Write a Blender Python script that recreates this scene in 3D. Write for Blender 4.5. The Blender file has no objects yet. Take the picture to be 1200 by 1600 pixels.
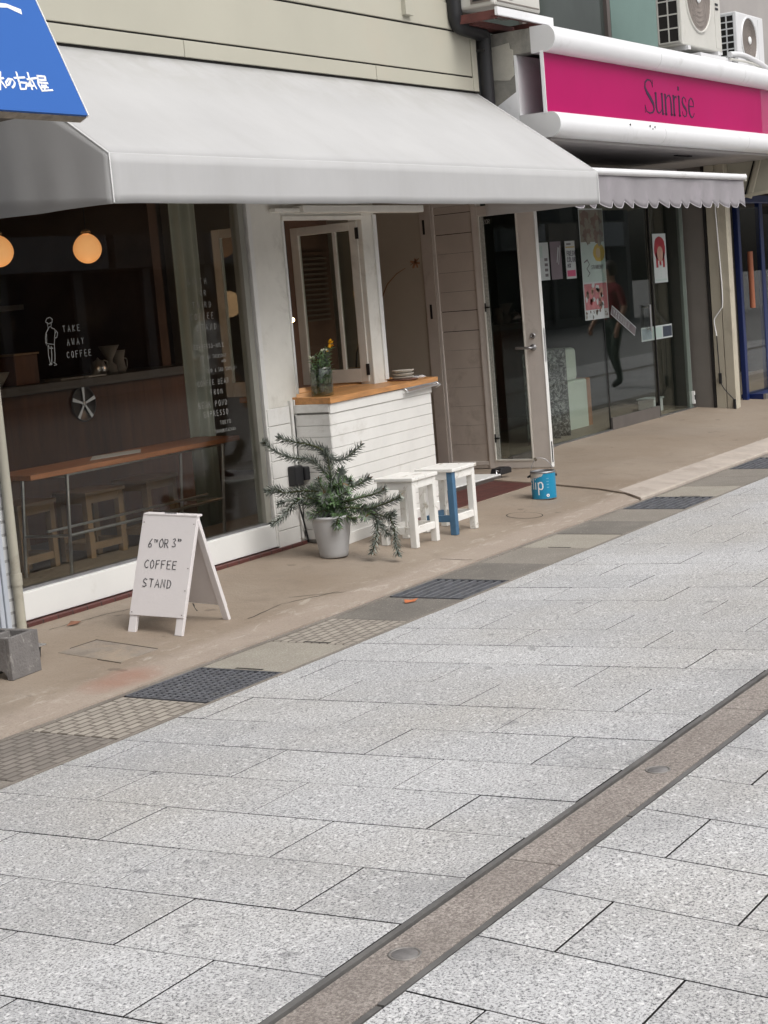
import bpy, bmesh, math, random
from mathutils import Vector, Matrix
random.seed(7)
S = bpy.context.scene
COL = S.collection
# ------------------------------------------------------------------ camera
yaw, pitch, roll = math.radians(57.44498), math.radians(-7.42568), math.radians(-4.86945)
fw = Vector((math.sin(yaw)*math.cos(pitch), math.cos(yaw)*math.cos(pitch), math.sin(pitch)))
rt = fw.cross(Vector((0, 0, 1))).normalized(); up = rt.cross(fw)
r2 = math.cos(roll)*rt + math.sin(roll)*up
u2 = -math.sin(roll)*rt + math.cos(roll)*up
cd = bpy.data.cameras.new('camera'); cam = bpy.data.objects.new('camera', cd); COL.objects.link(cam)
cam.matrix_world = Matrix(((r2.x, u2.x, -fw.x, 0), (r2.y, u2.y, -fw.y, 0), (r2.z, u2.z, -fw.z, 1.6), (0, 0, 0, 1)))
cd.sensor_fit = 'VERTICAL'; cd.sensor_height = 24; cd.lens = 2603.56/1600*24
cd.clip_start = .05; cd.clip_end = 2000
S.camera = cam
# ------------------------------------------------------------------ world, sun, exposure
SUN_EL, SUN_AZ = math.radians(52), math.radians(190)     # azimuth from +Y clockwise
w = bpy.data.worlds.new('World'); S.world = w; w.use_nodes = True
nt = w.node_tree; bg = nt.nodes['Background']
sky = nt.nodes.new('ShaderNodeTexSky'); sky.sky_type = 'NISHITA'; sky.sun_disc = False
sky.sun_elevation = SUN_EL; sky.sun_rotation = SUN_AZ
sky.air_density = 1.0; sky.dust_density = 7.0; sky.ozone_density = 1.0
hs = nt.nodes.new('ShaderNodeHueSaturation'); hs.inputs['Saturation'].default_value = 0.25
nt.links.new(sky.outputs[0], hs.inputs['Color']); nt.links.new(hs.outputs[0], bg.inputs[0])
bg.inputs[1].default_value = 0.15
sl = bpy.data.lights.new('sun', 'SUN'); sl.energy = 0.75; sl.angle = math.radians(50); sl.color = (1, .988, .97)
so = bpy.data.objects.new('sun', sl); COL.objects.link(so)
sd = Vector((math.sin(SUN_AZ)*math.cos(SUN_EL), math.cos(SUN_AZ)*math.cos(SUN_EL), math.sin(SUN_EL)))
so.rotation_euler = (-sd).to_track_quat('-Z', 'Y').to_euler(); so.location = (0, 0, 20)
S.view_settings.view_transform = 'Standard'; S.view_settings.look = 'None'
S.view_settings.exposure = 0.1; S.view_settings.gamma = 1.0

# ------------------------------------------------------------------ materials
MATS = {}
def srgb(r, g, b):
    f = lambda c: ((c/255+.055)/1.055)**2.4 if c > 10 else c/255/12.92
    return (f(r), f(g), f(b))
def new_mat(n):
    m = bpy.data.materials.new(n); m.use_nodes = True
    return m, m.node_tree, m.node_tree.nodes['Principled BSDF']
def mixc(nt, fac, a, b, mode='MIX'):
    x = nt.nodes.new('ShaderNodeMix'); x.data_type = 'RGBA'; x.blend_type = mode
    for sock, v in ((x.inputs[0], fac), (x.inputs[6], a), (x.inputs[7], b)):
        if hasattr(v, 'is_linked'): nt.links.new(v, sock)
        elif isinstance(v, (int, float)): sock.default_value = v
        else: sock.default_value = (*v[:3], 1)
    return x.outputs[2]
def coords(nt, scale=None):
    t = nt.nodes.new('ShaderNodeTexCoord')
    if scale is None: return t.outputs['Object']
    mp = nt.nodes.new('ShaderNodeMapping'); mp.inputs['Scale'].default_value = scale
    nt.links.new(t.outputs['Object'], mp.inputs[0]); return mp.outputs[0]
def noise(nt, vec, scale, detail=4, rough=.55, lo=None, hi=None, dist=0):
    n = nt.nodes.new('ShaderNodeTexNoise'); n.inputs['Scale'].default_value = scale
    n.inputs['Detail'].default_value = detail; n.inputs['Roughness'].default_value = rough
    n.inputs['Distortion'].default_value = dist
    nt.links.new(vec, n.inputs['Vector'])
    if lo is None: return n.outputs[0]
    return ramp(nt, n.outputs[0], lo, hi)
def ramp(nt, v, lo, hi):
    r = nt.nodes.new('ShaderNodeMapRange'); r.inputs[1].default_value = lo; r.inputs[2].default_value = hi
    nt.links.new(v, r.inputs[0]); return r.outputs[0]
def mathn(nt, op, a, b):
    m = nt.nodes.new('ShaderNodeMath'); m.operation = op
    for s, v in ((m.inputs[0], a), (m.inputs[1], b)):
        if hasattr(v, 'is_linked'): nt.links.new(v, s)
        else: s.default_value = v
    return m.outputs[0]
def bump(nt, bs, h, strength=.2, dist=.01):
    b = nt.nodes.new('ShaderNodeBump'); b.inputs['Strength'].default_value = strength; b.inputs['Distance'].default_value = dist
    nt.links.new(h, b.inputs['Height']); nt.links.new(b.outputs[0], bs.inputs['Normal'])
def mat(name, col, rough=.6, var=.12, sc=6, bsc=60, bs=.12, metal=0, dirt=None, dsc=3, dlo=.52, dhi=.75, spec=.5, stretch=None):
    """painted or plain surface with tone mottling, fine bump and optional dirt blotches"""
    if name in MATS: return MATS[name]
    m, nt, p = new_mat(name)
    v = coords(nt, stretch)
    a = tuple(c*(1-var) for c in col); b = tuple(min(1, c*(1+var)) for c in col)
    c = mixc(nt, noise(nt, v, sc, 5, .6, .3, .7), a, b)
    if dirt: c = mixc(nt, noise(nt, v, dsc, 8, .7, dlo, dhi, .4), c, dirt)
    nt.links.new(c, p.inputs['Base Color'])
    p.inputs['Roughness'].default_value = rough; p.inputs['Metallic'].default_value = metal
    p.inputs['Specular IOR Level'].default_value = spec
    if bs: bump(nt, p, noise(nt, v, bsc, 4), bs, .01)
    MATS[name] = m; return m
def glass(name, tint=(.9, .93, .92), rough=.0, ior=1.5, extra=.0):
    if name in MATS: return MATS[name]
    m, nt, p = new_mat(name); nt.nodes.remove(p)
    out = nt.nodes['Material Output']
    tr = nt.nodes.new('ShaderNodeBsdfTransparent'); tr.inputs[0].default_value = (*tint, 1)
    gl = nt.nodes.new('ShaderNodeBsdfGlossy'); gl.inputs['Roughness'].default_value = rough
    lw = nt.nodes.new('ShaderNodeLayerWeight'); lw.inputs[0].default_value = .5      # facing = 1 - |cos|, same from both sides
    f0 = ((ior-1)/(ior+1))**2
    sch = mathn(nt, 'ADD', mathn(nt, 'MULTIPLY', mathn(nt, 'POWER', lw.outputs['Facing'], 5.0), 1-f0), f0+extra)
    mx = nt.nodes.new('ShaderNodeMixShader')
    nt.links.new(sch, mx.inputs[0])
    nt.links.new(tr.outputs[0], mx.inputs[1]); nt.links.new(gl.outputs[0], mx.inputs[2])
    nt.links.new(mx.outputs[0], out.inputs[0]); MATS[name] = m; return m
def emit(name, col, st):
    m, nt, p = new_mat(name)
    v = coords(nt)
    lw = nt.nodes.new('ShaderNodeLayerWeight'); lw.inputs[0].default_value = .35
    nt.links.new(mixc(nt, lw.outputs[1], col, tuple(c*f for c, f in zip(col, (.85, .68, .5)))), p.inputs['Emission Color'])
    p.inputs['Base Color'].default_value = (*col, 1); p.inputs['Emission Strength'].default_value = st
    p.inputs['Roughness'].default_value = .4
    MATS[name] = m; return m

white_paint = mat('white_paint', (.74, .73, .70), .5, .05, 5, 70, .15, dirt=(.48, .45, .40), dlo=.58, dhi=.85)
gap_paint = mat('gap_paint', (.42, .40, .37), .7, .15, 9)
frame_paint = mat('frame_paint', (.74, .72, .66), .5, .07, 4, 70, .12, dirt=(.42, .39, .33), dlo=.55, dhi=.85)
sill_paint = mat('sill_paint', (.76, .76, .74), .45, .03, 3, 60, .05, dirt=(.55, .53, .48), dlo=.6, dhi=.9)
door_paint = mat('door_paint', (.70, .655, .61), .5, .06, 4, 60, .08, dirt=(.36, .32, .28), dlo=.6, dhi=.85)
board_paint = mat('board_paint', (.56, .50, .445), .6, .08, 3, 50, .12, dirt=(.30, .26, .22), dlo=.55, dhi=.8)
cream_metal = mat('cream_metal', (.46, .445, .37), .45, .04, 1.2, 60, .03, dirt=(.48, .44, .36), dsc=1.1, dlo=.5, dhi=.8)
cream_render = mat('cream_render', (.56, .53, .44), .75, .05, 2, 120, .1)
dark_gap = mat('dark_gap', (.012, .010, .009), .8, .1)
black_plastic = mat('black_plastic', (.012, .012, .014), .45, .2)
black_metal = mat('black_metal', (.02, .02, .022), .4, .2, dirt=(.05, .035, .03))
steel = mat('steel', (.75, .75, .75), .28, .08, 20, 200, .05, metal=1)
dull_steel = mat('dull_steel', (.38, .38, .39), .45, .15, 12, 90, .1, metal=1)
rusty = mat('rusty_steel', (.10, .03, .025), .7, .3, 12, 60, .3)
oak = mat('oak', (.50, .24, .085), .42, .22, 3, 30, .08, stretch=(1.2, 14, 14))
oak_end = mat('oak_edge', (.30, .12, .045), .5, .2, 6, 30, .08)
table_wood = mat('table_wood', (.50, .20, .09), .4, .2, 3, 30, .08, stretch=(1, 12, 12))
stool_wood = mat('stool_wood', (.30, .19, .10), .5, .18, 4, 30, .08)
bar_wood = mat('bar_wood', (.125, .047, .017), .5, .3, 2, 30, .1, stretch=(9, 2, 1))
stool_white = mat('stool_white', (.78, .77, .735), .5, .05, 8, 60, .15, dirt=(.38, .34, .27), dsc=10, dlo=.575, dhi=.67)
stool_blue = mat('stool_blue', (.06, .145, .25), .5, .12, 8, 60, .15, dirt=(.15, .25, .33), dsc=10, dlo=.64, dhi=.75)
concrete = mat('grey_concrete', (.17, .16, .155), .9, .2, 8, 90, .5, dirt=(.32, .31, .29), dsc=14, dlo=.6, dhi=.7)
old_concrete = mat('old_concrete', (.20, .195, .175), .9, .25, 3, 70, .4, dirt=(.36, .34, .29), dsc=2.5, dlo=.5, dhi=.7)
plaster_patch = mat('plaster_patch', (.48, .46, .40), .9, .12, 5, 70, .3)
sign_white = mat('sign_white', (.80, .805, .82), .35, .02, 3, 50, .03, dirt=(.50, .50, .49), dsc=3.0, dlo=.57, dhi=.85)
sign_grey = mat('sign_grey', (.62, .62, .62), .4, .04, 3, 50, .03)
magenta = mat('magenta', (.40, .006, .105), .3, .07, .8, 60, .01, spec=.15, dirt=(.38, .022, .13), dsc=.5, dlo=.5, dhi=.8)
magenta_pale = mat('magenta_pale', (.42, .055, .15), .25, .06, 1, 60, .01)
ink = mat('ink', (.025, .012, .04), .5, .1)
letter_grey = mat('letter_grey', (.06, .06, .065), .6, .15)
chalk = mat('chalk_paint', (.30, .30, .285), .8, .2, 60)
sign_blue = mat('sign_blue', (.036, .122, .40), .4, .03, 1, 50, .02, spec=.15)
pure_white = mat('pure_white', (.85, .85, .84), .5, .02)
ac_body = mat('ac_body', (.55, .54, .50), .5, .06, 4, 60, .04, dirt=(.36, .34, .30), dsc=4, dlo=.58, dhi=.8)
ac_white = mat('ac_white', (.66, .66, .67), .5, .05, 4, 60, .04, dirt=(.45, .44, .42), dsc=4, dlo=.6, dhi=.85)
ac_fan = mat('ac_fan', (.22, .19, .17), .6, .25, 6, 150, .2)
pot_white = mat('pot_glaze', (.44, .44, .44), .42, .05, 6, 40, .03)
soil = mat('soil', (.035, .022, .015), .95, .3, 30, 60, .6)
stem_m = mat('stem', (.10, .11, .05), .8, .3)
leaf_d = mat('leaf_dark', (.135, .155, .135), .55, .25, 30, 60, .05)
leaf_p = mat('leaf_pale', (.29, .32, .28), .55, .2, 30, 60, .05)
leaf_g = mat('leaf_green', (.15, .25, .11), .5, .25, 30, 60, .05)
can_blue = mat('can_blue', (.010, .24, .44), .35, .08, 8, 60, .05)
taupe = mat('taupe_wall', (.46, .41, .335), .8, .06, 1.5, 60, .05)
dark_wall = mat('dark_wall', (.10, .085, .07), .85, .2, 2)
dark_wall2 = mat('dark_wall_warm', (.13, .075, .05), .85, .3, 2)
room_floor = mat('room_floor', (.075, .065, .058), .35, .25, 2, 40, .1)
ceil_m = mat('ceiling_paint', (.22, .20, .18), .85, .08)
curtain_m = mat('sage_curtain', (.48, .50, .42), .85, .1, 3)
awning_grey = mat('mauve_canvas', (.275, .26, .275), .8, .07, 3, 160, .15, dirt=(.33, .30, .33), dsc=5)
soffit_m = mat('soffit_paint', (.34, .32, .31), .7, .08, 2)
blue_paint = mat('deep_blue_paint', (.008, .020, .10), .35, .1)
orange_pole = mat('orange_pole', (.35, .12, .06), .5, .1)
red_tile_c = (.105, .035, .03)

def m_canvas():
    m, nt, p = new_mat('white_canvas'); v = coords(nt)
    c = mixc(nt, noise(nt, v, 1.6, 5, .6, .35, .75), (.47, .47, .472), (.52, .52, .522))
    # grey mildew near the wall end of the slope (a stain that stays with the cloth)
    sx = nt.nodes.new('ShaderNodeSeparateXYZ'); nt.links.new(v, sx.inputs[0])
    near = ramp(nt, sx.outputs[2], 2.72, 3.0)
    st = mathn(nt, 'MULTIPLY', near, noise(nt, v, 4, 8, .7, .34, .66, .6))
    c = mixc(nt, mathn(nt, 'MULTIPLY', noise(nt, coords(nt, (1.6, .5, .35)), 2.2, 7, .7, .50, .78), .22), c, (.36, .355, .34))
    c = mixc(nt, mathn(nt, 'MULTIPLY', st, .8), c, (.37, .365, .345))
    nt.links.new(c, p.inputs['Base Color']); p.inputs['Roughness'].default_value = .75
    p.inputs['Specular IOR Level'].default_value = .2
    wv = coords(nt, (1, .35, .35))
    h = mathn(nt, 'ADD', mathn(nt, 'MULTIPLY', noise(nt, wv, 3.0, 3), 1.0), mathn(nt, 'MULTIPLY', noise(nt, v, 350, 2), .02))
    bump(nt, p, h, .25, .03)
    out = nt.nodes['Material Output']
    tl = nt.nodes.new('ShaderNodeBsdfTranslucent'); tl.inputs[0].default_value = (.6, .57, .5, 1)
    mx = nt.nodes.new('ShaderNodeMixShader'); mx.inputs[0].default_value = .10
    nt.links.new(p.outputs[0], mx.inputs[1]); nt.links.new(tl.outputs[0], mx.inputs[2]); nt.links.new(mx.outputs[0], out.inputs[0])
    return m
canvas = m_canvas()

def m_granite():
    m, nt, p = new_mat('granite_slab'); v = coords(nt)
    at = nt.nodes.new('ShaderNodeAttribute'); at.attribute_name = 'tone'
    tone = at.outputs['Fac']
    base = mixc(nt, tone, (.50, .502, .508), (.635, .635, .638))
    warm = mixc(nt, noise(nt, v, .9, 3, .5, .4, .7), base, (.52, .505, .48))
    # mineral grains
    g1 = noise(nt, v, 135, 3, .8, .38, .52)
    g2 = noise(nt, v, 70, 2, .6, .57, .68)
    c = mixc(nt, mathn(nt, 'SUBTRACT', 1.0, g1), warm, (.115, .115, .12))
    c = mixc(nt, mathn(nt, 'MULTIPLY', g2, .7), c, (.84, .835, .83))
    # worn and damp grey patches, small dark spots
    d = noise(nt, v, 1.3, 7, .68, .50, .80, .5)
    c = mixc(nt, mathn(nt, 'MULTIPLY', d, .38), c, (.26, .26, .265))
    sp = noise(nt, v, 8, 2, .5, .71, .735)
    c = mixc(nt, mathn(nt, 'MULTIPLY', sp, .45), c, (.14, .14, .145))
    # dirt gathered beside the strip and grubby slab rims
    sx = nt.nodes.new('ShaderNodeSeparateXYZ'); nt.links.new(v, sx.inputs[0])
    by = mathn(nt, 'ABSOLUTE', mathn(nt, 'SUBTRACT', sx.outputs[1], 2.06), 0)
    nb = mathn(nt, 'MULTIPLY', ramp(nt, by, .42, .12), noise(nt, v, 3.2, 6, .65, .38, .72))
    c = mixc(nt, mathn(nt, 'MULTIPLY', nb, .5), c, (.20, .20, .205))
    nt.links.new(c, p.inputs['Base Color']); p.inputs['Roughness'].default_value = .62
    p.inputs['Specular IOR Level'].default_value = .35
    bump(nt, p, g1, .35, .002)
    MATS['granite'] = m; return m
granite = m_granite()

def m_aggregate(name, a, b, dark, sc=170, damp=(.2, .17, .14), amt=.4, spots=.5):
    m, nt, p = new_mat(name); v = coords(nt)
    c = mixc(nt, noise(nt, v, 3, 5, .6, .35, .7), a, b)
    g = noise(nt, v, sc, 3, .7, .40, .60)
    c = mixc(nt, mathn(nt, 'MULTIPLY', mathn(nt, 'SUBTRACT', 1.0, g), spots), c, dark)
    vo = nt.nodes.new('ShaderNodeTexVoronoi'); vo.inputs['Scale'].default_value = sc*.45; nt.links.new(v, vo.inputs['Vector'])
    peb = ramp(nt, vo.outputs['Distance'], .26, .12)
    sel = nt.nodes.new('ShaderNodeSeparateColor'); nt.links.new(vo.outputs['Color'], sel.inputs[0])
    peb = mathn(nt, 'MULTIPLY', peb, ramp(nt, sel.outputs[0], .72, .80))
    c = mixc(nt, mathn(nt, 'MULTIPLY', peb, .55), c, (.60, .56, .50))
    c = mixc(nt, mathn(nt, 'MULTIPLY', noise(nt, v, 2.2, 7, .7, .5, .75, .3), amt), c, damp)
    nt.links.new(c, p.inputs['Base Color']); p.inputs['Roughness'].default_value = .8
    bump(nt, p, g, .5, .003)
    MATS[name] = m; return m
strip_mat = m_aggregate('exposed_aggregate', (.33, .292, .262), (.42, .375, .34), (.12, .10, .09), 130, (.21, .185, .165), .5, .75)
lid_grey = m_aggregate('lid_dark', (.19, .175, .155), (.26, .24, .21), (.09, .08, .07), 120, (.12, .11, .10), .5)
lid_light = m_aggregate('lid_light', (.36, .33, .28), (.43, .40, .34), (.18, .16, .13), 120, (.24, .21, .17), .4)
lid_mid = m_aggregate('lid_mid', (.27, .245, .21), (.33, .30, .26), (.13, .115, .10), 120, (.17, .15, .13), .45)
gutter_conc = m_aggregate('gutter_concrete', (.23, .205, .175), (.30, .27, .23), (.12, .10, .09), 90, (.14, .12, .1), .5)
asphalt = m_aggregate('asphalt', (.28, .275, .27), (.34, .335, .33), (.15, .15, .15), 60, (.2, .2, .2), .3)

def m_apron():
    m, nt, p = new_mat('beige_concrete'); v = coords(nt)
    c = mixc(nt, noise(nt, v, 1.1, 6, .6, .32, .68), (.262, .208, .158), (.325, .270, .215))
    c = mixc(nt, mathn(nt, 'MULTIPLY', noise(nt, v, 3.5, 8, .72, .55, .72, .7), .45), c, (.18, .145, .113))
    # worn pale edge along the gutter
    sx = nt.nodes.new('ShaderNodeSeparateXYZ'); nt.links.new(v, sx.inputs[0])
    wob = mathn(nt, 'ADD', sx.outputs[1], mathn(nt, 'MULTIPLY', noise(nt, v, 2.3, 6, .7), .16))
    edge = ramp(nt, wob, 5.10, 5.00)
    c = mixc(nt, mathn(nt, 'MULTIPLY', edge, .62), c, (.40, .335, .285))
    wear = mathn(nt, 'MULTIPLY', ramp(nt, wob, 5.28, 5.10), noise(nt, coords(nt, (.7, 2, 1)), 7, 8, .75, .54, .66, .8))
    c = mixc(nt, mathn(nt, 'MULTIPLY', wear, .7), c, (.52, .46, .40))
    sp = noise(nt, v, 5, 3, .5, .70, .73)
    c = mixc(nt, mathn(nt, 'MULTIPLY', sp, .6), c, (.13, .10, .08))
    # rust red stain by the first grate
    dx = mathn(nt, 'MULTIPLY', mathn(nt, 'SUBTRACT', sx.outputs[0], 5.42), 3.4)
    dy = mathn(nt, 'MULTIPLY', mathn(nt, 'SUBTRACT', sx.outputs[1], 4.90), 7.5)
    dd = mathn(nt, 'ADD', mathn(nt, 'MULTIPLY', dx, dx), mathn(nt, 'MULTIPLY', dy, dy))
    dd = mathn(nt, 'ADD', dd, mathn(nt, 'MULTIPLY', noise(nt, v, 9, 4), .9))
    c = mixc(nt, mathn(nt, 'MULTIPLY', ramp(nt, dd, 1.35, .5), .55), c, (.30, .13, .085))
    nt.links.new(c, p.inputs['Base Color'])
    p.inputs['Roughness'].default_value = .62; p.inputs['Specular IOR Level'].default_value = .4
    gr = noise(nt, v, 110, 3, .75, .34, .50)
    c = mixc(nt, mathn(nt, 'MULTIPLY', mathn(nt, 'SUBTRACT', 1.0, gr), .35), c, (.15, .12, .095))
    c = mixc(nt, mathn(nt, 'MULTIPLY', noise(nt, v, .8, 8, .75, .52, .62, 1.2), .22), c, (.20, .17, .145))
    nt.links.new(c, p.inputs['Base Color'])
    h = mathn(nt, 'ADD', noise(nt, v, 6, 6, .6), mathn(nt, 'MULTIPLY', noise(nt, v, 90, 3), .3))
    bump(nt, p, h, .3, .02)
    return m
apron_mat = m_apron()

def m_brick(name, col, gap, w_, h_, mort=.012, rough=.5, swap=False, off=.5, bs=.5, var=.15):
    m, nt, p = new_mat(name)
    t = nt.nodes.new('ShaderNodeTexCoord'); mp = nt.nodes.new('ShaderNodeMapping')
    if swap: mp.inputs['Rotation'].default_value = swap
    nt.links.new(t.outputs['Object'], mp.inputs[0])
    b = nt.nodes.new('ShaderNodeTexBrick'); nt.links.new(mp.outputs[0], b.inputs['Vector'])
    b.offset = off; b.inputs['Scale'].default_value = 1
    b.inputs['Brick Width'].default_value = w_; b.inputs['Row Height'].default_value = h_
    b.inputs['Mortar Size'].default_value = mort; b.inputs['Mortar Smooth'].default_value = .2
    b.inputs['Color1'].default_value = (*[c*(1-var) for c in col], 1); b.inputs['Color2'].default_value = (*[c*(1+var) for c in col], 1)
    b.inputs['Mortar'].default_value = (*gap, 1)
    n = noise(nt, mp.outputs[0], 30, 5, .6, .3, .7)
    c = mixc(nt, n, b.outputs[0], tuple(x*.8 for x in col), 'MIX'); 
    c2 = mixc(nt, .35, b.outputs[0], c)
    nt.links.new(c2, p.inputs['Base Color']); p.inputs['Roughness'].default_value = rough
    inv = mathn(nt, 'SUBTRACT', 1.0, b.outputs['Fac'])
    bump(nt, p, inv, bs, .004)
    MATS[name] = m; return m
red_tile = m_brick('red_tile', red_tile_c, (.05, .03, .025), .11, .11, .006, .45, off=0)
scored_lid = m_brick('scored_lid', (.36, .325, .28), (.13, .11, .09), .085, .045, .006, .85, bs=.8)
scored_dark = m_brick('scored_dark', (.24, .215, .19), (.12, .105, .09), .085, .045, .006, .85, bs=.8)
white_brick = m_brick('white_brick', (.62, .63, .64), (.35, .35, .35), .21, .065, .008, .7, swap=(math.radians(90), 0, 0))

# ------------------------------------------------------------------ mesh helpers
class MB:
    def __init__(s): s.v = []; s.f = []; s.mi = []; s.mats = []; s.sm = []
    def _m(s, m):
        if m not in s.mats: s.mats.append(m)
        return s.mats.index(m)
    def add(s, vs, fs, m=None, smooth=False):
        o = len(s.v); s.v += [tuple(v) for v in vs]
        k = s._m(m)
        for f in fs: s.f.append(tuple(i+o for i in f)); s.mi.append(k); s.sm.append(smooth)
        return s
    def hexa(s, P, m=None):     # 8 corners: bottom 4 ccw then top 4 ccw
        return s.add(P, [(3, 2, 1, 0), (4, 5, 6, 7), (0, 1, 5, 4), (1, 2, 6, 5), (2, 3, 7, 6), (3, 0, 4, 7)], m)
    def box(s, x0, x1, y0, y1, z0, z1, m=None, M=None):
        P = [(x0, y0, z0), (x1, y0, z0), (x1, y1, z0), (x0, y1, z0), (x0, y0, z1), (x1, y0, z1), (x1, y1, z1), (x0, y1, z1)]
        if M is not None: P = [tuple(M @ Vector(p)) for p in P]
        return s.hexa(P, m)
    def bar(s, a, b, w, h, m=None, upv=(0, 0, 1)):    # rectangular bar from a to b
        a, b = Vector(a), Vector(b); d = (b-a).normalized(); u = Vector(upv)
        x = d.cross(u)
        if x.length < 1e-4: x = d.cross(Vector((1, 0, 0)))
        x.normalize(); y = x.cross(d).normalized()
        P = []
        for c in (a, b):
            for sx, sy in ((-1, -1), (1, -1), (1, 1), (-1, 1)): P.append(c + x*sx*w/2 + y*sy*h/2)
        return s.hexa(P, m)
    def tube(s, pts, r, m=None, n=10, closed=False, caps=True):
        pts = [Vector(p) for p in pts]; rs = r if isinstance(r, (list, tuple)) else [r]*len(pts)
        k = len(pts); rings = []; prev = None
        for i, p in enumerate(pts):
            a = pts[i-1] if (i > 0 or closed) else p; b = pts[(i+1) % k] if (i < k-1 or closed) else p
            d = (b-a).normalized()
            if prev is None:
                x = d.cross(Vector((0, 0, 1)))
                if x.length < .05: x = d.cross(Vector((1, 0, 0)))
            else: x = prev - d*prev.dot(d)
            x.normalize(); prev = x; y = d.cross(x)
            rings.append([p + (x*math.cos(2*math.pi*j/n) + y*math.sin(2*math.pi*j/n))*rs[i] for j in range(n)])
        vs = [v for rg in rings for v in rg]; fs = []
        for i in range(k if closed else k-1):
            for j in range(n):
                a = i*n+j; b = i*n+(j+1) % n; c = ((i+1) % k)*n+(j+1) % n; d = ((i+1) % k)*n+j
                fs.append((a, b, c, d))
        s.add(vs, fs, m, True)
        if caps and not closed:
            s.add(rings[0], [tuple(range(n))[::-1]], m); s.add(rings[-1], [tuple(range(n))], m)
        return s
    def lathe(s, c, prof, m=None, n=32, axis='Z', smooth=True):   # prof: (r, h)
        vs = []; fs = []
        for r, h in prof:
            for j in range(n):
                a = 2*math.pi*j/n; x, y = r*math.cos(a), r*math.sin(a)
                p = (x, y, h) if axis == 'Z' else ((x, -h, y) if axis == 'Y' else (h, x, y))
                vs.append((c[0]+p[0], c[1]+p[1], c[2]+p[2]))
        for i in range(len(prof)-1):
            for j in range(n):
                fs.append((i*n+j, i*n+(j+1) % n, (i+1)*n+(j+1) % n, (i+1)*n+j))
        return s.add(vs, fs, m, smooth)
    def prism(s, poly, d, m=None):     # planar polygon extruded by vector d
        n = len(poly); d = Vector(d); vs = [Vector(p) for p in poly]; vs += [v+d for v in vs]
        fs = [tuple(range(n))[::-1], tuple(range(n, 2*n))] + [(i, (i+1) % n, (i+1) % n+n, i+n) for i in range(n)]
        return s.add(vs, fs, m)
    def strokes(s, strokes, O, U, V, wd, th=.0015, m=None, N=None):
        """pen strokes: lists of (u, v[, w]) in the plane O + u U + v V, thin raised ribbons"""
        O, U, V = Vector(O), Vector(U), Vector(V); N = Vector(N) if N else U.cross(V).normalized()
        for st in strokes:
            P = [(O + U*q[0] + V*q[1], (q[2] if len(q) > 2 else 1)*wd) for q in st]
            L = []; R = []
            for i, (p, w_) in enumerate(P):
                a = P[max(i-1, 0)][0]; b = P[min(i+1, len(P)-1)][0]; d = (b-a)
                if d.length < 1e-9: d = U
                d.normalize(); x = N.cross(d).normalized()*w_/2
                if i == 0: p = p - d*w_*.3
                if i == len(P)-1: p = p + d*w_*.3
                L.append(p+x); R.append(p-x)
            n = len(P); vs = L+R; vs += [v+N*th for v in vs]
            fs = []
            for i in range(n-1):
                fs += [(i, i+1, n+i+1, n+i), (2*n+i, 3*n+i, 3*n+i+1, 2*n+i+1), (i, 2*n+i, 2*n+i+1, i+1), (n+i, n+i+1, 3*n+i+1, 3*n+i)]
            fs += [(0, n, 3*n, 2*n), (n-1, 3*n-1, 4*n-1, 2*n-1)]
            s.add(vs, fs, m)
        return s
    def build(s, name, parent=None, m=None, bevel=0, seg=2, label=None, cat=None, group=None, kind=None, origin=None):
        me = bpy.data.meshes.new(name); me.from_pydata(s.v, [], s.f)
        mats = [x if x is not None else m for x in s.mats]
        for x in mats: me.materials.append(x)
        me.polygons.foreach_set('material_index', s.mi); me.polygons.foreach_set('use_smooth', s.sm)
        bm = bmesh.new(); bm.from_mesh(me); bmesh.ops.recalc_face_normals(bm, faces=bm.faces); bm.to_mesh(me); bm.free()
        me.update()
        o = bpy.data.objects.new(name, me); COL.objects.link(o)
        if origin:
            me.transform(Matrix.Translation(-Vector(origin))); o.location = origin
        if parent:
            o.parent = parent; o.matrix_parent_inverse = Matrix.Translation(-Vector(parent['base']))
        if bevel:
            b = o.modifiers.new('bevel', 'BEVEL'); b.width = bevel; b.segments = seg; b.limit_method = 'ANGLE'; b.angle_limit = math.radians(50)
        tag(o, label, cat, group, kind)
        return o
def tag(o, label=None, cat=None, group=None, kind=None):
    if label: o['label'] = label
    if cat: o['category'] = cat
    if group: o['group'] = group
    if kind: o['kind'] = kind
    return o
def thing(name, label, cat, loc, group=None):
    o = bpy.data.objects.new(name, None); COL.objects.link(o); o.location = loc
    o['base'] = tuple(float(c) for c in loc); o.empty_display_size = .1
    return tag(o, label, cat, group)
def B(*a, **k): return MB().box(*a, **k)

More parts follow.
